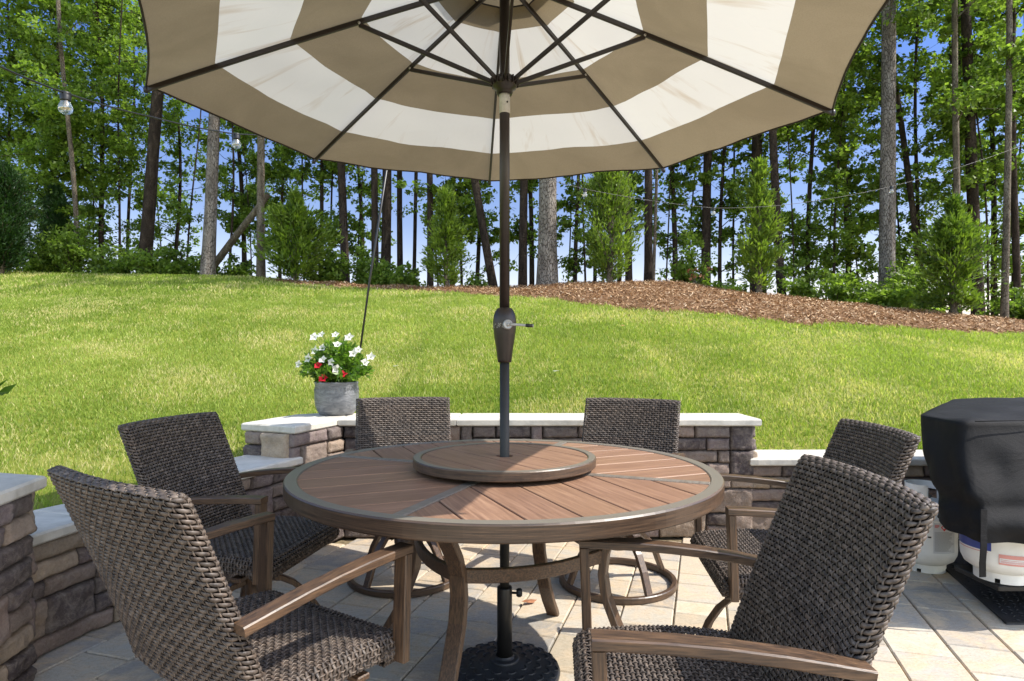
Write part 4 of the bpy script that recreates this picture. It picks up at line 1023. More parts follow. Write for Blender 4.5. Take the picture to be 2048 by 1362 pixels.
def tank(loc, rz, name, label):
    t = empty(name, loc, rz); tag(t, label, 'gas tank', 'propane tanks by the covered grill')
    m = MB(); r = .155
    m.lathe([(0, .035), (.06, .036), (.11, .045), (.14, .066), (.153, .095), (.155, .12), (.155, .27), (.153, .29), (.142, .315), (.115, .34), (.08, .353), (.03, .36), (0, .361)], 48); m.build('tank_body', M['tank'], t)
    m = MB(); vs = []; fs = []; n_ = 64
    for q in range(n_):
        a = 2 * PI * q / n_
        hl = .022 if (q % 16) in (7, 8, 9) else 0
        for r_, z in ((.104, .0), (.104, .02), (.104, .05), (.100, .05), (.100, .02), (.100, .0)): vs.append((r_ * math.cos(a), r_ * math.sin(a), z))
    for q in range(n_):
        for k in range(6):
            if (q % 16) in (7, 8) and k in (0, 4): continue
            fs.append((q * 6 + k, ((q + 1) % n_) * 6 + k, ((q + 1) % n_) * 6 + (k + 1) % 6, q * 6 + (k + 1) % 6))
    m.add(vs, fs); m.build('foot_ring', M['tank'], t)
    # collar with hand holes
    m = MB(); vs = []; fs = []; z_ = [.335, .375, .425, .455, .465]
    n_ = 72; gap_ = range(50, 62)
    for q in range(n_):
        a = 2 * PI * q / n_
        for r_ in (.088, .084):
            for z in z_: vs.append((r_ * math.cos(a), r_ * math.sin(a), z))
    hole = set(list(range(2, 9)) + list(range(26, 33)) + list(range(40, 46)) + list(range(64, 70)))
    for q in range(n_):
        if q in gap_: continue
        q2 = (q + 1) % n_
        for k in range(4):
            if k == 1 and q in hole: continue
            for o_ in (0, 5):
                f = (q * 10 + o_ + k, q2 * 10 + o_ + k, q2 * 10 + o_ + k + 1, q * 10 + o_ + k + 1); fs.append(f if o_ == 0 else f[::-1])
        fs.append((q * 10 + 4, q2 * 10 + 4, q2 * 10 + 9, q * 10 + 9))
    m.add(vs, fs); m.build('collar', M['tank'], t)
    m = MB(); m.lathe([(.018, .358), (.018, .39), (.012, .392), (.012, .41), (.026, .411), (.026, .428), (0, .43)], 16); m.sweep([(0, -.01, .4), (.0, -.05, .402)], .022, .022, round_=12); m.build('valve', M['steel'], t)
    return t
def arc_patch(m, a0, a1, z0, z1, r, n_=12, tint=None):
    vs = []; fs = []
    for i in range(n_ + 1):
        a = a0 + (a1 - a0) * i / n_; vs += [(r * math.cos(a), r * math.sin(a), z0), (r * math.cos(a), r * math.sin(a), z1)]
    for i in range(n_): fs.append((2 * i, 2 * i + 2, 2 * i + 3, 2 * i + 1))
    m.add(vs, fs, tint, True)
ta = (2.255, 3.42)
t1 = tank((ta[0], ta[1], 0), 0, 'propane_tank', 'grey propane tank with a white printed label and red diamond beside the grill')
view = math.atan2(-ta[1], -ta[0])          # towards the camera
m = MB(); arc_patch(m, view - 1.3, view + 1.25, .115, .295, .1562, 28); lb_ = m.build('label', M['tank_label'], t1)
m = MB(); arc_patch(m, view + .28, view + 1.05, .125, .285, .1568, 12); m.build('label_panel', M['tank_panel'], lb_)
m = MB(); rr_ = .1574
ac = view + .62; vs = [(rr_ * math.cos(ac + q), rr_ * math.sin(ac + q), z) for q, z in ((-.115, .262), (0, .242), (.115, .262), (0, .282))]; m.add(vs, [(0, 1, 2, 3)]); m.build('flammable_diamond', M['red'], lb_)
m = MB(); r9 = random.Random(2)
for z in (.272, .266, .260): arc_patch(m, view + .32, view + .32 + .13 * r9.uniform(.8, 1.1), z, z + .003, .1573, 4)
m.build('red_text_lines', M['red'], lb_)
m = MB()
for q in range(20):
    z = .236 - q * .0052; arc_patch(m, view + .32, view + .32 + r9.uniform(.45, .68), z, z + .0018, .1573, 6)
m.build('text_lines', M['ink'], lb_); m = MB()
for q in range(5): z = .175 - q * .008; arc_patch(m, view - .62, view - .62 + r9.uniform(.15, .3), z, z + .002, .1570, 4)
m.build('weight_lines', M['ink'], lb_)
m = MB(); arc_patch(m, view + .12, view + .22, .204, .212, .1573, 3); m.build('date_stamp', M['ink_dark'], lb_)

tb_ = (2.245, 2.865)
t2 = tank((tb_[0], tb_[1], .145), 0, 'propane_tank', 'white propane tank with a blue band, mostly hidden under the black grill cover')
view = math.atan2(-tb_[1], -tb_[0])
m = MB(); arc_patch(m, view - 1.5, view - .22, .15, .26, .1562, 20); lb_ = m.build('blue_band', M['blue'], t2)
m = MB(); arc_patch(m, view - .05, view + 1.1, .10, .145, .1566, 16); m.build('pink_notice', M['pink'], t2)
m = MB(); arc_patch(m, view - .03, view + .6, .108, .128, .1571, 10); m.build('notice_panel', M['tank_label'], t2)
m = MB(); 
for z in (.121, .115, .111): arc_patch(m, view - .01, view + .56, z, z + .0015, .1575, 8)
arc_patch(m, view - 1.3, view - .3, .141, .143, .1567, 10); m.build('notice_text_lines', M['red'], t2)
def text_obj(s_, size, mat, parent, loc, rot, name='lettering'):
    cu = bpy.data.curves.new(name, 'FONT'); cu.body = s_; cu.size = size; cu.extrude = .0004; cu.align_x = 'CENTER'; cu.materials.append(mat)
    ob = bpy.data.objects.new(name, cu); C.objects.link(ob); ob.parent = parent; bpy.context.view_layer.update(); me = bpy.data.meshes.new_from_object(ob); bpy.data.objects.remove(ob)
    ob = link(name, me, None, parent); ob.location = loc; ob.rotation_euler = rot
    return ob
aa = view - .72; text_obj('NGE', .030, M['ink_white'], t2, (.160 * math.cos(aa), .160 * math.sin(aa), .19), (R_(90), 0, aa + PI / 2), 'band_letters')

# covered grill
grill = empty('covered_grill', (2.9, 3.2, 0)); tag(grill, 'barbecue grill under a loose black fabric cover at the right edge of view', 'grill')
def W(x, y, z): return (x - 2.9, y - 3.2, z)
TOPP = [(2.02, 2.80), (2.05, 3.14), (2.42, 3.58), (2.80, 3.98), (3.4, 3.98), (3.7, 3.5), (3.4, 2.95), (2.75, 2.84), (2.36, 2.80)]
BOTP = [(1.955, 2.63), (2.01, 2.98), (2.34, 3.3), (2.8, 3.8), (3.35, 3.85), (3.6, 3.45), (3.4, 2.9), (2.75, 2.68), (2.38, 2.60)]
def resample(P, n_):
    P = [Vector(p) for p in P]; L = [0]
    for i in range(len(P)): L.append(L[-1] + (P[(i + 1) % len(P)] - P[i]).length)
    out = []
    for q in range(n_):
        s_ = L[-1] * q / n_
        for i in range(len(P)):
            if s_ <= L[i + 1]: out.append(P[i].lerp(P[(i + 1) % len(P)], (s_ - L[i]) / (L[i + 1] - L[i]))); break
    return out
def smooth_ring(P, it):
    for _ in range(it): P = [P[i] * .5 + (P[i - 1] + P[(i + 1) % len(P)]) * .25 for i in range(len(P))]
    return P
NQ = 180
tp_, bt_ = smooth_ring(resample(TOPP, NQ), 3), smooth_ring(resample(BOTP, NQ), 8)
cen = Vector((2.85, 3.35)); vs = []; fs = []; NL = 46
for j in range(NL + 1):
    k = j / NL
    for q in range(NQ):
        a, b = tp_[q], bt_[q]
        if k < .3:        # top, from the centre outward
            kk = k / .3; p = cen.lerp(a, kk); z = .872 + .03 * (1 - kk) + .02 * float(smoothstep(2.2, 2.9, p.x)) - (.02 * max(0, kk - .93) / .07)
            z += .010 * mn.noise(Vector((p.x * 5, p.y * 5, 0)))
        else:
            kk = (k - .3) / .7; zb = .325 if True else 0
            waist = float(np.interp(kk, [0, .06, .35, .62, .70, .76, 1], [0, .03, .42, .80, .97, 1.0, .96]))
            p = a.lerp(b, waist); z = .866 + (zb - .866) * kk + .04 * (kk > .8) * 0
            d_ = (p - cen).normalized(); fold = .034 * mn.noise(Vector((q * .11 + kk * 1.5, kk * 1.8, 2))) * min(1, kk * 3) + .014 * math.sin(q * .55 + 3 * kk + 2 * mn.noise(Vector((q * .05, 0, 5)))) * min(1, kk * 2) * (1 if kk < .7 else 1.6)
            p = p + d_ * (fold + .02 * abs(mn.noise(Vector((q * .2 - kk * 3, kk * 3, 7)))) * min(1, kk * 3) - .028 * math.exp(-((kk - .66) / .06) ** 2))
            z += .05 * kk * float(smoothstep(.75, 1, kk)) * float(smoothstep(2.5, 2.1, p.x))
        vs.append(W(p.x, p.y, z))
for j in range(NL):
    for q in range(NQ): fs.append((j * NQ + q, (j + 1) * NQ + q, (j + 1) * NQ + (q + 1) % NQ, j * NQ + (q + 1) % NQ))
m = MB(); m.add(vs, fs, None, True); gc = m.build('grill_cover', M['grill_cloth'], grill)
# round vent pocket and seams on the cover
def on_side(u, v, Y): p = at_depth(u, v, Y); return W(p.x, p.y, p.z)
m = MB(); m.sweep([W(2.06, 2.775, .871), W(2.25, 2.775, .875), W(2.45, 2.79, .878), W(2.75, 2.82, .88)], .005, .005, round_=6)
m.build('cover_seam', M['grill_cloth'], gc)
m = MB(); m.sweep([W(1.975, 2.612, .52), W(1.965, 2.60, .36), W(1.962, 2.602, .3), W(1.965, 2.605, .24)], .028, .004, up=(0, 1, 0), ch=.001); m.build('strap', M['grill_cloth'], gc)
# cart below the cover
m = MB()
m.box(*[v for v in (2.16 - 2.9, 3.3 - 2.9)], 2.72 - 3.2 + .05, 3.05 - 3.2, .115, .14, .004)
m.build('cart_shelf', M['black'], grill)
for x, y in ((2.45, 3.2), (3.25, 2.95), (3.25, 3.6), (2.6, 3.4)):
    m = MB(); m.box(x - 2.92, x - 2.88, y - 3.22, y - 3.18, .06, .8, .003); m.build('cart_leg', M['black'], grill)
    m = MB(); m.lathe([(0, -.012), (.03, -.012), (.032, 0), (.03, .012), (0, .012)], 16, M=Matrix.Translation(W(x, y, .043)) @ Matrix.Rotation(PI / 2, 4, 'X')); m.build('caster', M['black'], grill)

# ------------------------------------------------------------------ string lights
spole = empty('string_light_pole', (-1.17, 4.62, .55)); tag(spole, 'thin black leaning pole behind the flower pot carrying the string lights', 'pole')
ptop = at_depth(785, 262, 4.5) - Vector((-1.17, 4.62, .55))
m = MB(); pb = at_depth(703, 800, 4.62) - Vector((-1.17, 4.62, .55)); m.sweep([pb + Vector((0, 0, -.1)), pb.lerp(ptop, .45), ptop], [.013, .016, .020], [.013, .016, .020], round_=12); m.build('pole_shaft', M['black'], spole)
m = MB(); hk = ptop; m.sweep([hk, hk + Vector((.0, 0, .03)), hk + Vector((.02, 0, .045)), hk + Vector((.035, 0, .03)), hk + Vector((.03, 0, .012))], .006, .006, round_=8); m.build('hook', M['black'], spole)
PT = at_depth(785, 262, 4.5)
def string_lights(pts, bulbs, label, wr=.006):
    t = empty('string_lights', tuple(pts[0])); tag(t, label, 'string lights'); o0 = Vector(pts[0])
    path = []
    for a, b in zip(pts, pts[1:]):
        L = (b - a).length
        for q in range(10): k = q / 10; p = a.lerp(b, k); p.z -= .05 * L * k * (1 - k); path.append(p - o0)
    path.append(pts[-1] - o0); m = MB(); m.sweep(path, wr, wr, round_=6); m.build('wire', M['black'], t)
    for p in bulbs:
        c_ = Matrix.Translation(p - o0) @ Matrix.Diagonal((.9, .9, .56, 1)); m = MB()
        m.lathe([(.006, .006), (.017, .004), (.019, -.006), (.017, -.012), (.019, -.018), (.0165, -.04), (.0175, -.046), (.0, -.046)][::-1], 18, M=c_); s_ = m.build('socket', M['black'], t)
        m = MB(); m.lathe([(.014, -.044), (.016, -.055), (.021, -.072), (.0235, -.088), (.0225, -.104), (.016, -.117), (.007, -.123), (0, -.124)][::-1], 22, M=c_, cap=False); m.build('bulb', M['glass'], s_)
        m = MB()
        for q in range(4): a = q * PI / 2; m.sweep([(.002 * math.cos(a), .002 * math.sin(a), -.05), (.006 * math.cos(a), .006 * math.sin(a), -.075), (.004 * math.cos(a), .004 * math.sin(a), -.098)], .0018, .0018, round_=5, M=c_)
        m.build('filament', M['filament'], s_)
b1, b2 = at_depth(131, 186, 2.05), at_depth(473, 268, 2.95)
string_lights([at_depth(-330, -10, 1.35), at_depth(0, 133, 1.78), b1, at_depth(300, 233, 2.45), b2, PT], [at_depth(-200, 45, 1.5), b1, b2, at_depth(660, 275, 3.9)], 'black string of clear bulbs crossing the upper left towards the leaning pole')
b3, b4, b5, b6 = at_depth(1170, 378, 5.2), at_depth(1427, 416, 5.7), at_depth(1567, 410, 5.9), at_depth(1783, 373, 6.2)
string_lights([PT, b3, b4, b5, b6, at_depth(2060, 285, 6.6), at_depth(2500, 120, 7)], [at_depth(960, 322, 4.8), b3, b4, b6], 'black string of clear bulbs sagging across the trees at the right of the pole', .004)

# ------------------------------------------------------------------ trees
def tube_np(path, radii, K=8, jit=0.0, r=None):
    P = np.array(path, float); n_ = len(P); t = np.gradient(P, axis=0); t /= np.linalg.norm(t, axis=1, keepdims=True) + 1e-9
    ref = np.where(np.abs(t[:, 2:3]) > .8, np.array([[1., 0, 0]]), np.array([[0, 0, 1.]])); a = np.cross(t, ref); a /= np.linalg.norm(a, axis=1, keepdims=True); b = np.cross(t, a)
    th = np.linspace(0, 2 * PI, K + 1)[:-1]; rad = np.array(radii)[:, None] * (1 + (jit * r.normal(0, 1, (n_, K)) if jit else 0))
    V = P[:, None] + a[:, None] * (np.cos(th)[None, :, None] * rad[..., None]) + b[:, None] * (np.sin(th)[None, :, None] * rad[..., None])
    i = np.arange(n_ * K).reshape(n_, K); Q = np.stack([i[:-1], i[1:], np.roll(i[1:], -1, 1), np.roll(i[:-1], -1, 1)], -1).reshape(-1, 4)
    return V.reshape(-1, 3), Q
class NPM:
    def __init__(s): s.V = []; s.Q = []; s.T = []; s.n = 0
    def add(s, V, Q, t=None): s.V.append(V); s.Q.append(np.asarray(Q) + s.n); s.T.append(np.ones((len(V), 3)) * .5 if t is None else t); s.n += len(V)
    def build(s, name, mat, parent, smooth=True):
        return link(name, mesh_np(name, np.concatenate(s.V), np.concatenate(s.Q), None, np.concatenate(s.T), smooth=smooth), mat, parent)
def leaf_cloud(cs, rads, per, size, r, base_t=.45, spread=.2, aniso=(1, 1, .75), up=.3):
    """small pointed leaves in loose clumps round the centres"""
    cs = np.asarray(cs); n_ = len(cs); k = np.repeat(np.arange(n_), per); N = len(k)
    off = r.normal(0, 1, (N, 3)); off /= np.linalg.norm(off, axis=1, keepdims=True); off *= (r.random((N, 1)) ** .5); off = off * np.asarray(rads)[k][:, None] * np.array(aniso)
    P = cs[k] + off; D = r.normal(0, 1, (N, 3)); D[:, 2] -= .25; L = size * r.uniform(.6, 1.35, N)
    # flat-ish leaves: make the side direction mostly horizontal
    D /= np.linalg.norm(D, axis=1, keepdims=True); S = np.cross(D, np.array([0, 0, 1.]) + r.normal(0, up, (N, 3))); S /= np.linalg.norm(S, axis=1, keepdims=True) + 1e-9; Nn = np.cross(S, D)
    Wd = L * r.uniform(.28, .42, N); L_, W_ = L[:, None], Wd[:, None]
    V = np.stack([P - D * L_ * .5, P + S * W_ + Nn * W_ * .2, P + D * L_ * .5, P - S * W_ + Nn * W_ * .2], 1).reshape(-1, 3)
    ct = r.normal(0, .12, n_)[k]; t = np.clip(base_t + ct + r.normal(0, spread, N), 0, 1)
    return V, np.arange(N * 4).reshape(-1, 4), np.repeat(t[:, None], 4, 1).reshape(-1, 1) * np.ones((1, 3))
def bent(x, y, z0, hgt, topdx, topdy, r, wig=.08, n_=14):
    ph = r.uniform(0, 6.28, 2); out = []
    for i in range(n_ + 1):
        k = i / n_; out.append((x + topdx * k + wig * math.sin(k * 5 + ph[0]) * k, y + topdy * k + wig * math.sin(k * 4 + ph[1]) * k, z0 + hgt * k))
    return out
def tree(name, u, vb, Y, r0, hgt, label, cat='tree', group=None, lean=0.0, crown_z=(1.0, 9), cr=1.4, nl=26, per=70, size=.095, tone=.5, barkm='bark_dark', leafm='leaf', wig=.06, limb=True, seed=1, taper=.55, flare=1.25):
    r = np.random.default_rng(seed + 100)
    x = (u - U0) / F * Y; zb = (tz(x, Y)) - .15
    root = empty(name, (x, Y, zb)); tag(root, label, cat, group)
    path = bent(0, 0, 0, hgt, lean, r.uniform(-.3, .3), r, wig); n_ = len(path)
    rad = [r0 * (1 - (1 - taper) * i / (n_ - 1)) * (1 + (flare - 1) * math.exp(-i * 1.4)) for i in range(n_)]
    tk = NPM(); V, Q = tube_np(path, rad, 12, .03, r); tk.add(V, Q)
    P = np.array(path); cs = []; rads = []
    if crown_z is not None:
        for k in range(nl):
            zz = r.uniform(*crown_z); zz = min(zz, hgt * .98); p0 = np.array([np.interp(zz, P[:, 2], P[:, 0]), np.interp(zz, P[:, 2], P[:, 1]), zz]); a = r.uniform(0, 2 * PI); L = cr * r.uniform(.45, 1.05) * (1 - .3 * (zz / hgt)); up = r.uniform(.05, .6)
            d = np.array([math.cos(a), math.sin(a), up]); pts = [p0 + d * L * q + np.array([0, 0, .12 * L * math.sin(q * 3)]) + r.normal(0, .03, 3) * (q > 0) for q in (0, .25, .5, .75, 1)]
            lr = min(r0 * .3, .03) * r.uniform(.5, 1)
            if limb:
                V, Q = tube_np(pts, [lr, lr * .8, lr * .6, lr * .4, lr * .2], 5); tk.add(V, Q)
            for q in (1, 2, 3, 4):
                cs.append(pts[q] + r.normal(0, .12, 3)); rads.append(r.uniform(.16, .36) * (cr / 1.4))
                if r.random() < .5:
                    e_ = pts[q] + r.normal(0, .3, 3); cs.append(e_); rads.append(r.uniform(.12, .28))
                    if limb: V, Q = tube_np([pts[q], (pts[q] + e_) / 2 + r.normal(0, .02, 3), e_], [lr * .4, lr * .3, lr * .15], 4); tk.add(V, Q)
    tk.build('trunk', M[barkm], root)
    if cs:
        V, Q, T = leaf_cloud(cs, rads, per, size, r, tone); cw_ = NPM(); cw_.add(V, Q, T); cw_.build('crown', M[leafm], root, False)
    return root
WG = 'trees of the woods beyond the lawn'
PG = 'tall bare-trunked pines'
# pines and other clear trunks: u, vb, Y, r0, lean, bark, label
pines = [
 (285, 500, 15.0, .15, .35, 'bark_dark', 'tall dark-barked pine trunk at the left, just left of the pale one'),
 (415, 553, 13.5, .135, .16, 'bark_pine', 'tall pale grey pine trunk left of the umbrella, at the lawn crest'),
 (1095, 572, 10.9, .16, .0, 'bark_pine', 'thick grey pine trunk just right of the umbrella pole'),
 (1774, 605, 12.2, .155, -.05, 'bark_pine', 'tall thick grey pine trunk right of the canopy edge'),
 (522, 557, 13.3, .085, -.05, 'bark_pale', 'slender brown trunk at the lawn crest beside the leaning log'),
 (770, 540, 14.5, .12, .05, 'bark_dark', 'grey-brown trunk directly behind the leaning string-light pole'),
 (750, 560, 14.2, .085, .0, 'bark_dark', 'dark trunk touching the left side of the string-light pole'),
 (692, 560, 14.5, .10, -.12, 'bark_dark', 'dark trunk with ivy-like leaves left of the string-light pole'),
 (801, 548, 15.5, .075, .0, 'bark_dark', 'straight narrow dark trunk first to the right of the string-light pole'),
 (826, 556, 15.5, .05, .12, 'bark_dark', 'thin dark trunk leaning slightly, second right of the string-light pole'),
 (860, 565, 14.0, .075, -.03, 'bark_dark', 'dark trunk standing behind the left of the young conifer by the canopy'),
 (994, 578, 12.5, .085, -.60, 'bark_dark', 'dark trunk leaning left just left of the umbrella pole'),
 (1045, 574, 13.0, .09, .03, 'bark_dark', 'brown trunk between the umbrella pole and the thick grey pine'),
 (1258, 560, 13.0, .075, -.06, 'bark_dark', 'dark trunk right of the tall narrow arborvitae'),
 (1296, 565, 12.0, .08, -.03, 'bark_dark', 'brown trunk standing on the crest of the mulch mound'),
 (1305, 567, 11.6, .03, .12, 'bark_pale', 'pale sapling stem beside the brown trunk on the mulch mound'),
 (1412, 560, 14.0, .11, .0, 'bark_dark', 'dark trunk behind the bulb hanging right of centre'),
 (1512, 570, 13.5, .12, .06, 'bark_dark', 'dark trunk rising behind the wispy young cedar'),
 (1568, 585, 12.5, .085, -.25, 'bark_dark', 'mossy brown trunk just right of the wispy young cedar'),
 (1918, 600, 12.0, .06, -.12, 'bark_pale', 'narrow tan trunk second from the right edge above the bushy evergreen'),
 (1962, 600, 13.0, .12, -.30, 'bark_dark', 'stout dark trunk near the right edge of view'),
 (2008, 628, 10.6, .055, .12, 'bark_pale', 'slender grey trunk close to the right edge standing in the mulch'),
 (2040, 610, 13.0, .07, -.2, 'bark_dark', 'dark trunk at the extreme right edge of view'),
 (1858, 600, 13.5, .07, -.45, 'bark_dark', 'dark crooked trunk leaning left between the big pine and the bushy evergreen'),
 (1190, 560, 15.0, .045, .0, 'bark_dark', 'thin dark stem between the thick grey pine and the arborvitae'),
 (155, 520, 14.8, .055, -.09, 'bark_pale', 'thin pale bent trunk among the dense leaves at the far left'),
]
for i, (u, vb, Y, r0, ln, bk, lb) in enumerate(pines):
    big = r0 > .13
    tree('pine_tree' if big else 'woodland_tree', u, vb, Y, r0, 11.5 if not u in (994,) else 9.5, lb, 'tree', PG if big else WG, ln * (2.6 if abs(ln) > .1 else 1.5), (6.0 if big else 4.2, 11) if True else None, 1.5, 8 if big else 12, 60, .10, .5, bk, 'leaf', .05 if big else (.32 if u == 155 else .10), True, i * 3 + 7, .6)
# leafy broad-leaved trees: u, Y, height, crown range, radius, limbs, leaves per clump, tone, label
leafy = [
 (20, 15.5, 8.5, (.6, 8), 1.9, 46, 70, .42, 'dense leafy tree at the far left behind the dark hedge evergreen'),
 (100, 14.8, 9, (1.6, 8.6), 1.7, 44, 66, .55, 'bright leafy tree left of the thin pale bent trunk'),
 (205, 15.2, 9, (.9, 8.6), 1.7, 46, 66, .5, 'full leafy tree between the bent pale trunk and the dark pine'),
 (255, 17.0, 9, (2.4, 8.8), 1.5, 26, 60, .4, 'leafy tree filling the gap behind the dark-barked pine'),
 (345, 16.2, 6.5, (.9, 5.6), 1.0, 18, 40, .5, 'thin sparse tree with sky showing through between the dark and pale pines'),
 (490, 15.6, 8.0, (1.0, 7.5), 1.2, 30, 60, .42, 'leafy tree with dense green sprays just right of the pale grey pine'),
 (560, 15.0, 7.0, (1.6, 6.5), 1.2, 26, 60, .42, 'leafy tree rising behind the rounded conifer left of centre'),
 (640, 14.6, 7.5, (1.2, 6.5), 1.1, 22, 55, .5, 'leafy tree below the left canopy corner'),
 (725, 16.8, 6.5, (1.4, 6), 1.0, 13, 46, .4, 'loose tree behind the string-light pole with open gaps'),
 (905, 14.5, 6.5, (1.5, 6), 1.0, 17, 50, .45, 'small leafy tree above the first young conifer left of the umbrella pole'),
 (950, 15.4, 6, (1.0, 5.5), .9, 14, 46, .42, 'thin leafy tree left of the umbrella pole'),
 (1065, 15.0, 6.5, (1.4, 6), 1.0, 15, 48, .4, 'leafy tree peeping out behind the thick grey pine'),
 (1150, 13.8, 6.5, (.9, 6), .9, 17, 50, .4, 'thin leafy tree between the grey pine and the arborvitae'),
 (1235, 14.8, 6.5, (2.0, 6), 1.0, 15, 50, .36, 'dark leafy tree behind the tall narrow arborvitae'),
 (1352, 14.0, 7, (.9, 6.5), 1.15, 30, 56, .5, 'leafy tree with bright drooping branches below the right canopy rib'),
 (1440, 14.2, 7.5, (1.2, 7), 1.2, 34, 58, .45, 'leafy tree left of the wispy young cedar'),
 (1615, 13.8, 8, (.8, 7.6), 1.3, 46, 62, .55, 'full bright leafy tree right of the wispy young cedar'),
 (1700, 14.2, 9, (.6, 8.6), 1.4, 50, 62, .6, 'tall bright leafy tree just left of the big grey pine'),
 (1835, 13.8, 9, (.9, 8.6), 1.4, 42, 62, .5, 'leafy tree just right of the big grey pine'),
 (1900, 15.2, 9, (1.4, 8.6), 1.4, 30, 56, .45, 'taller leafy tree behind the narrow tan trunk'),
 (1990, 14.2, 9, (1.5, 8.6), 1.4, 38, 60, .5, 'leafy tree near the right edge behind the slender grey trunk'),
 (2075, 13.5, 9, (1.0, 8.6), 1.4, 40, 60, .5, 'dense leafy tree cut off by the right edge'),
 (-60, 15.0, 9, (.5, 8.6), 1.7, 46, 66, .5, 'dense leafy tree cut off by the left edge'),
 (1530, 15.8, 8.5, (3.0, 8), 1.3, 22, 56, .42, 'taller leafy tree high behind the wispy cedar'),
]
for i, (u, Y, hg, cz, cr, nl, per, tone, lb) in enumerate(leafy):
    if u < 700: Y += 1.1
    nl = int(nl * (.54 if u > 1300 else (.80 if u > 300 else .80)))
    tree('leafy_tree', u, 0, Y, .05 + .01 * (i % 3), hg, lb, 'tree', WG, .2 * math.sin(i * 2.1), cz, cr, int(nl * 1.25), per, .108 if i % 2 else .094, tone + .08, 'bark_dark', 'leaf', .12, True, 300 + i * 5, .4)
for i, (u, Y) in enumerate(((60, 16.5), (180, 17), (238, 15.6), (330, 17.5), (372, 15.5), (455, 15.2), (505, 16), (610, 15.5), (655, 16.2), (712, 15.4), (880, 15.8), (925, 14.6), (1130, 14.4), (1172, 13.6), (1210, 15.5), (1330, 13.8), (1372, 14.8), (1470, 14.6), (1590, 13.4), (1648, 14.8), (1668, 13.2), (1728, 13.8), (1805, 14.2), (1880, 13.2), (1942, 14.8), (1978, 13.0), (2026, 14.5))):
    tree('sapling', u, 0, Y, .018 + .007 * (i % 3), 7.0 + (i % 4) * .6, 'thin dark leafy sapling stem among the bigger trunks of the woods', 'sapling', 'thin saplings scattered through the woods', .5 * math.sin(i * 1.7), (1.6, 6.8), .7, 9, 34, .095, .5, 'bark_dark', 'leaf', .16, True, 700 + i, .4)
# understorey shrubs: u, Y, width m, height m, tone
shr = [
 (75, 14.4, 1.0, .9, .5, 'leafy shrub at the lawn crest right of the dark hedge evergreen'),
 (150, 14.2, 1.1, 1.4, .62, 'bright leafy shrub below the bent pale trunk'),
 (225, 14.3, 1.2, 1.0, .45, 'dark green shrub left of the dark pine base'),
 (310, 14.2, 1.0, .7, .65, 'low yellow-green shrub between the dark and pale pines'),
 (375, 14.6, .8, .9, .45, 'green shrub just left of the pale grey pine base'),
 (460, 14.4, 1.0, .6, .42, 'low dark shrub under the leaning log'),
 (655, 13.2, .9, .9, .45, 'green shrub right of the rounded conifer left of centre'),
 (735, 13.2, 1.1, 1.0, .52, 'leafy shrub at the foot of the string-light pole trees'),
 (800, 12.8, .9, .7, .5, 'low leafy shrub left of the first young conifer'),
 (955, 12.6, .5, .5, .5, 'small shrub right of the first young conifer'),
 (1375, 11.8, .7, 1.2, .6, 'bright shrub on the mulch mound behind the dead brown leaves'),
 (1450, 12.0, .8, .6, .45, 'low shrub at the right end of the mulch mound'),
 (1600, 12.0, .8, 1.1, .5, 'green shrub right of the wispy young cedar'),
 (1690, 11.8, 1.0, 1.0, .62, 'bright shrub just left of the big grey pine base'),
 (1765, 10.9, .9, .8, .6, 'low leafy shrub in front of the big grey pine base'),
 (1830, 11.4, .9, 1.3, .6, 'bright leafy shrub between the big pine and the bushy evergreen'),
 (2030, 11.2, .9, .9, .42, 'dark shrub at the right edge behind the mulch'),
]
for i, (u, Y, wd, hg, tone, lb) in enumerate(shr):
    r = np.random.default_rng(900 + i); x = (u - U0) / F * Y; zb = tz(x, Y) - .1; root = empty('shrub', (x, Y, zb)); tag(root, lb, 'shrub', 'understorey shrubs at the edge of the woods')
    st_ = NPM(); cs = []; rads = []
    for k in range(int(16 * wd) + 6):
        a = r.uniform(0, 2 * PI); L = wd * .55 * r.uniform(.2, 1); hh = hg * r.uniform(.35, 1.1) * (1 - .35 * (L / wd)); p1 = np.array([math.cos(a) * L, math.sin(a) * L, hh]); p0 = p1 * np.array([.12, .12, 0])
        V, Q = tube_np([p0, (p0 + p1) / 2 + r.normal(0, .04, 3), p1], [.011, .008, .004], 5); st_.add(V, Q)
        for q in (.45, .7, 1.0): cs.append(p0 + (p1 - p0) * q + r.normal(0, .05, 3)); rads.append(r.uniform(.12, .24))
    st_.build('stems', M['bark_dark'], root); V, Q, T = leaf_cloud(cs, rads, 48, .085, r, tone); c_ = NPM(); c_.add(V, Q, T); c_.build('foliage', M['leaf'], root, False)

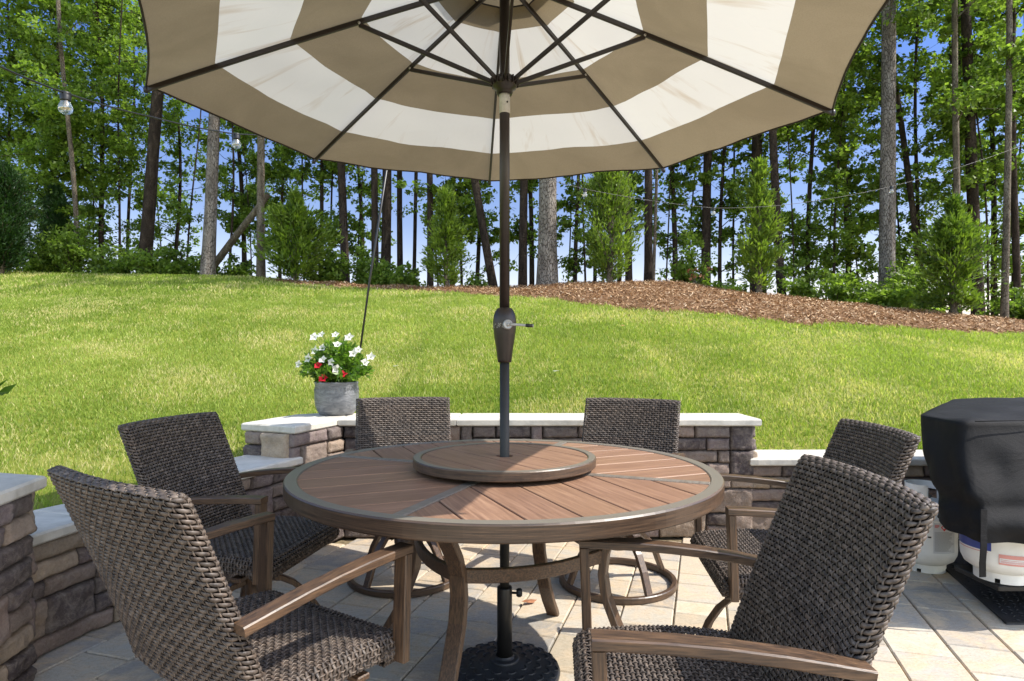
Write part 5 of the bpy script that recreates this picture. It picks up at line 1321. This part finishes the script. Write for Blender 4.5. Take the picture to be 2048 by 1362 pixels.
# conifers
def conifer(name, u, vb, vt, wpx, Y, label, mat='leaf_conifer', tone=.5, n_=5200, shape='cone', trunk=True, seed=1, size=.10, spray=.9, group=None):
    r = np.random.default_rng(seed + 50); x = (u - U0) / F * Y; zg = tz(x, Y) - .03; zt = H + (V0 - vt) * Y / F; hg = zt - zg; wd = wpx * Y / F / 2
    root = empty(name, (x, Y, zg)); tag(root, label, 'conifer', group)
    tk = NPM(); V, Q = tube_np(bent(0, 0, 0, hg * .96, r.uniform(-.05, .05), 0, r, .03), np.linspace(.035 + .01 * hg, .006, 15), 8); tk.add(V, Q)
    nb = int(n_ / 42); Ps = []; Ds = []; tt = []
    for k in range(nb):
        zz = r.random() ** .85; a = r.uniform(0, 2 * PI)
        if shape == 'cone': prof = (1 - zz) ** .75 * min(1, .35 + zz * 6)
        elif shape == 'column': prof = min(1, .55 + zz * 3.0) * (1 - zz ** 3.2) ** .8
        elif shape == 'wisp': prof = (1 - zz) ** .9 * min(1, .3 + zz * 3) * .95 if zz < .62 else .30 * (1 - zz) / .38 + .06
        else: prof = math.sin(min(1, zz * 1.05 + .12) * PI) ** .6 * (1 - .35 * zz)
        lump = 1 + .26 * math.sin(a * 3 + zz * 9 + seed) + .14 * math.sin(a * 5 - zz * 23) + r.normal(0, .17); L = wd * prof * lump * r.uniform(.75, 1.08); h0 = .06 * hg + zz * hg * .90
        up = spray * (.5 + .8 * zz); d = np.array([math.cos(a), math.sin(a), up]); d /= np.linalg.norm(d); p0 = np.array([0, 0, max(.05, h0 - L * up * .4)]); tip = p0 + d * L / max(.3, math.hypot(d[0], d[1]))
        if L > .12: V, Q = tube_np([p0, (p0 + tip) / 2, tip], [.007, .005, .002], 4); tk.add(V, Q)
        ct = r.normal(0, .1)
        for q in range(42):
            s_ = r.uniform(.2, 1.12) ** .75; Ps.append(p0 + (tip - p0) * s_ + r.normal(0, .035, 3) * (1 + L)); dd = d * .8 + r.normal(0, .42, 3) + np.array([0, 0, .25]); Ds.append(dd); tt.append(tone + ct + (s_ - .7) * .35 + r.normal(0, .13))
    tk.build('trunk', M['bark_pale'], root)
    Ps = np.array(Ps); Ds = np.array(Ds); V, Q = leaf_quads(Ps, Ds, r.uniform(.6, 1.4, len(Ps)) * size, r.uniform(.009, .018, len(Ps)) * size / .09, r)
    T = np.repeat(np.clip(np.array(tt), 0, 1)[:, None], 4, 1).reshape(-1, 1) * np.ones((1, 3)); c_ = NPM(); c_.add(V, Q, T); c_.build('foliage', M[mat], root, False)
    return root
CG = 'young evergreens planted along the mulch bed'
conifer('hedge_evergreen', 2, 548, 325, 88, 13.4, 'tall dark columnar evergreen at the left edge of the lawn', 'leaf_dark', .25, 26000, 'column', True, 1, .09, .9)
conifer('hedge_evergreen', 112, 548, 368, 84, 15.2, 'dark conical evergreen behind the shrubs, second from the left edge', 'leaf_dark', .28, 14000, 'cone', True, 2, .09, .9)
conifer('young_conifer', 592, 555, 385, 128, 12.6, 'rounded feathery conifer in front of the trees left of centre', 'leaf_conifer', .42, 9000, 'round', True, 3, .12, .7, CG)
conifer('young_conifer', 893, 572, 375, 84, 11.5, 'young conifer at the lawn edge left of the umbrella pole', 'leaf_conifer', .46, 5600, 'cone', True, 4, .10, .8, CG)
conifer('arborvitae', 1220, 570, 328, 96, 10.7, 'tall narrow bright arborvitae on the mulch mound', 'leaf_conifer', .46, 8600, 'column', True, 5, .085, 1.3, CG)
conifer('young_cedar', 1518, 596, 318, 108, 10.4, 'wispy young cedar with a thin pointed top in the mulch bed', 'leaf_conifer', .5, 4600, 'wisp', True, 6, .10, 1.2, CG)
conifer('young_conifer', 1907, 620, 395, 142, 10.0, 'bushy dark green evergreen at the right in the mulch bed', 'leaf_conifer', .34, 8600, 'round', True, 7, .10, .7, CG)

# leaning log
p0, p1 = at_depth(430, 528, 14.0), at_depth(527, 402, 13.6)
m = NPM(); base_ = Vector((p0.x, p0.y, tz(p0.x, p0.y))); root = empty('leaning_log', tuple(base_)); tag(root, 'fallen grey-brown log leaning diagonally against a slender trunk at the left', 'log')
V, Q = tube_np([tuple(p0 + (p0 - p1) * .25 - base_), tuple(p0 - base_), tuple(p0.lerp(p1, .5) - base_ + Vector((0, 0, .02))), tuple(p1 - base_), tuple(p1 + (p1 - p0) * .1 - base_)], [.085, .08, .075, .065, .05], 12); m.add(V, Q); m.build('log_stem', M['bark_pale'], root)
# dead brown leaves on the mound
r = np.random.default_rng(77); p = on_ground(1393, 572); root = empty('dead_shrub', tuple(p)); tag(root, 'small shrub with withered orange-brown leaves on the mulch mound', 'shrub')
m = NPM(); cs = []
for k in range(7):
    e_ = np.array([r.normal(0, .12), r.normal(0, .1), r.uniform(.12, .34)]); V, Q = tube_np([(0, 0, 0), e_ * .5 + r.normal(0, .01, 3), e_], [.006, .004, .002], 4); m.add(V, Q); cs.append(e_)
m.build('stems', M['bark_pale'], root); V, Q, T = leaf_cloud(cs, [.06] * 7, 10, .045, r); c_ = NPM(); c_.add(V, Q, T); c_.build('foliage', M['dead_leaf'], root, False)
print('tris', sum(len(o.data.polygons) for o in bpy.data.objects if o.type == 'MESH'))
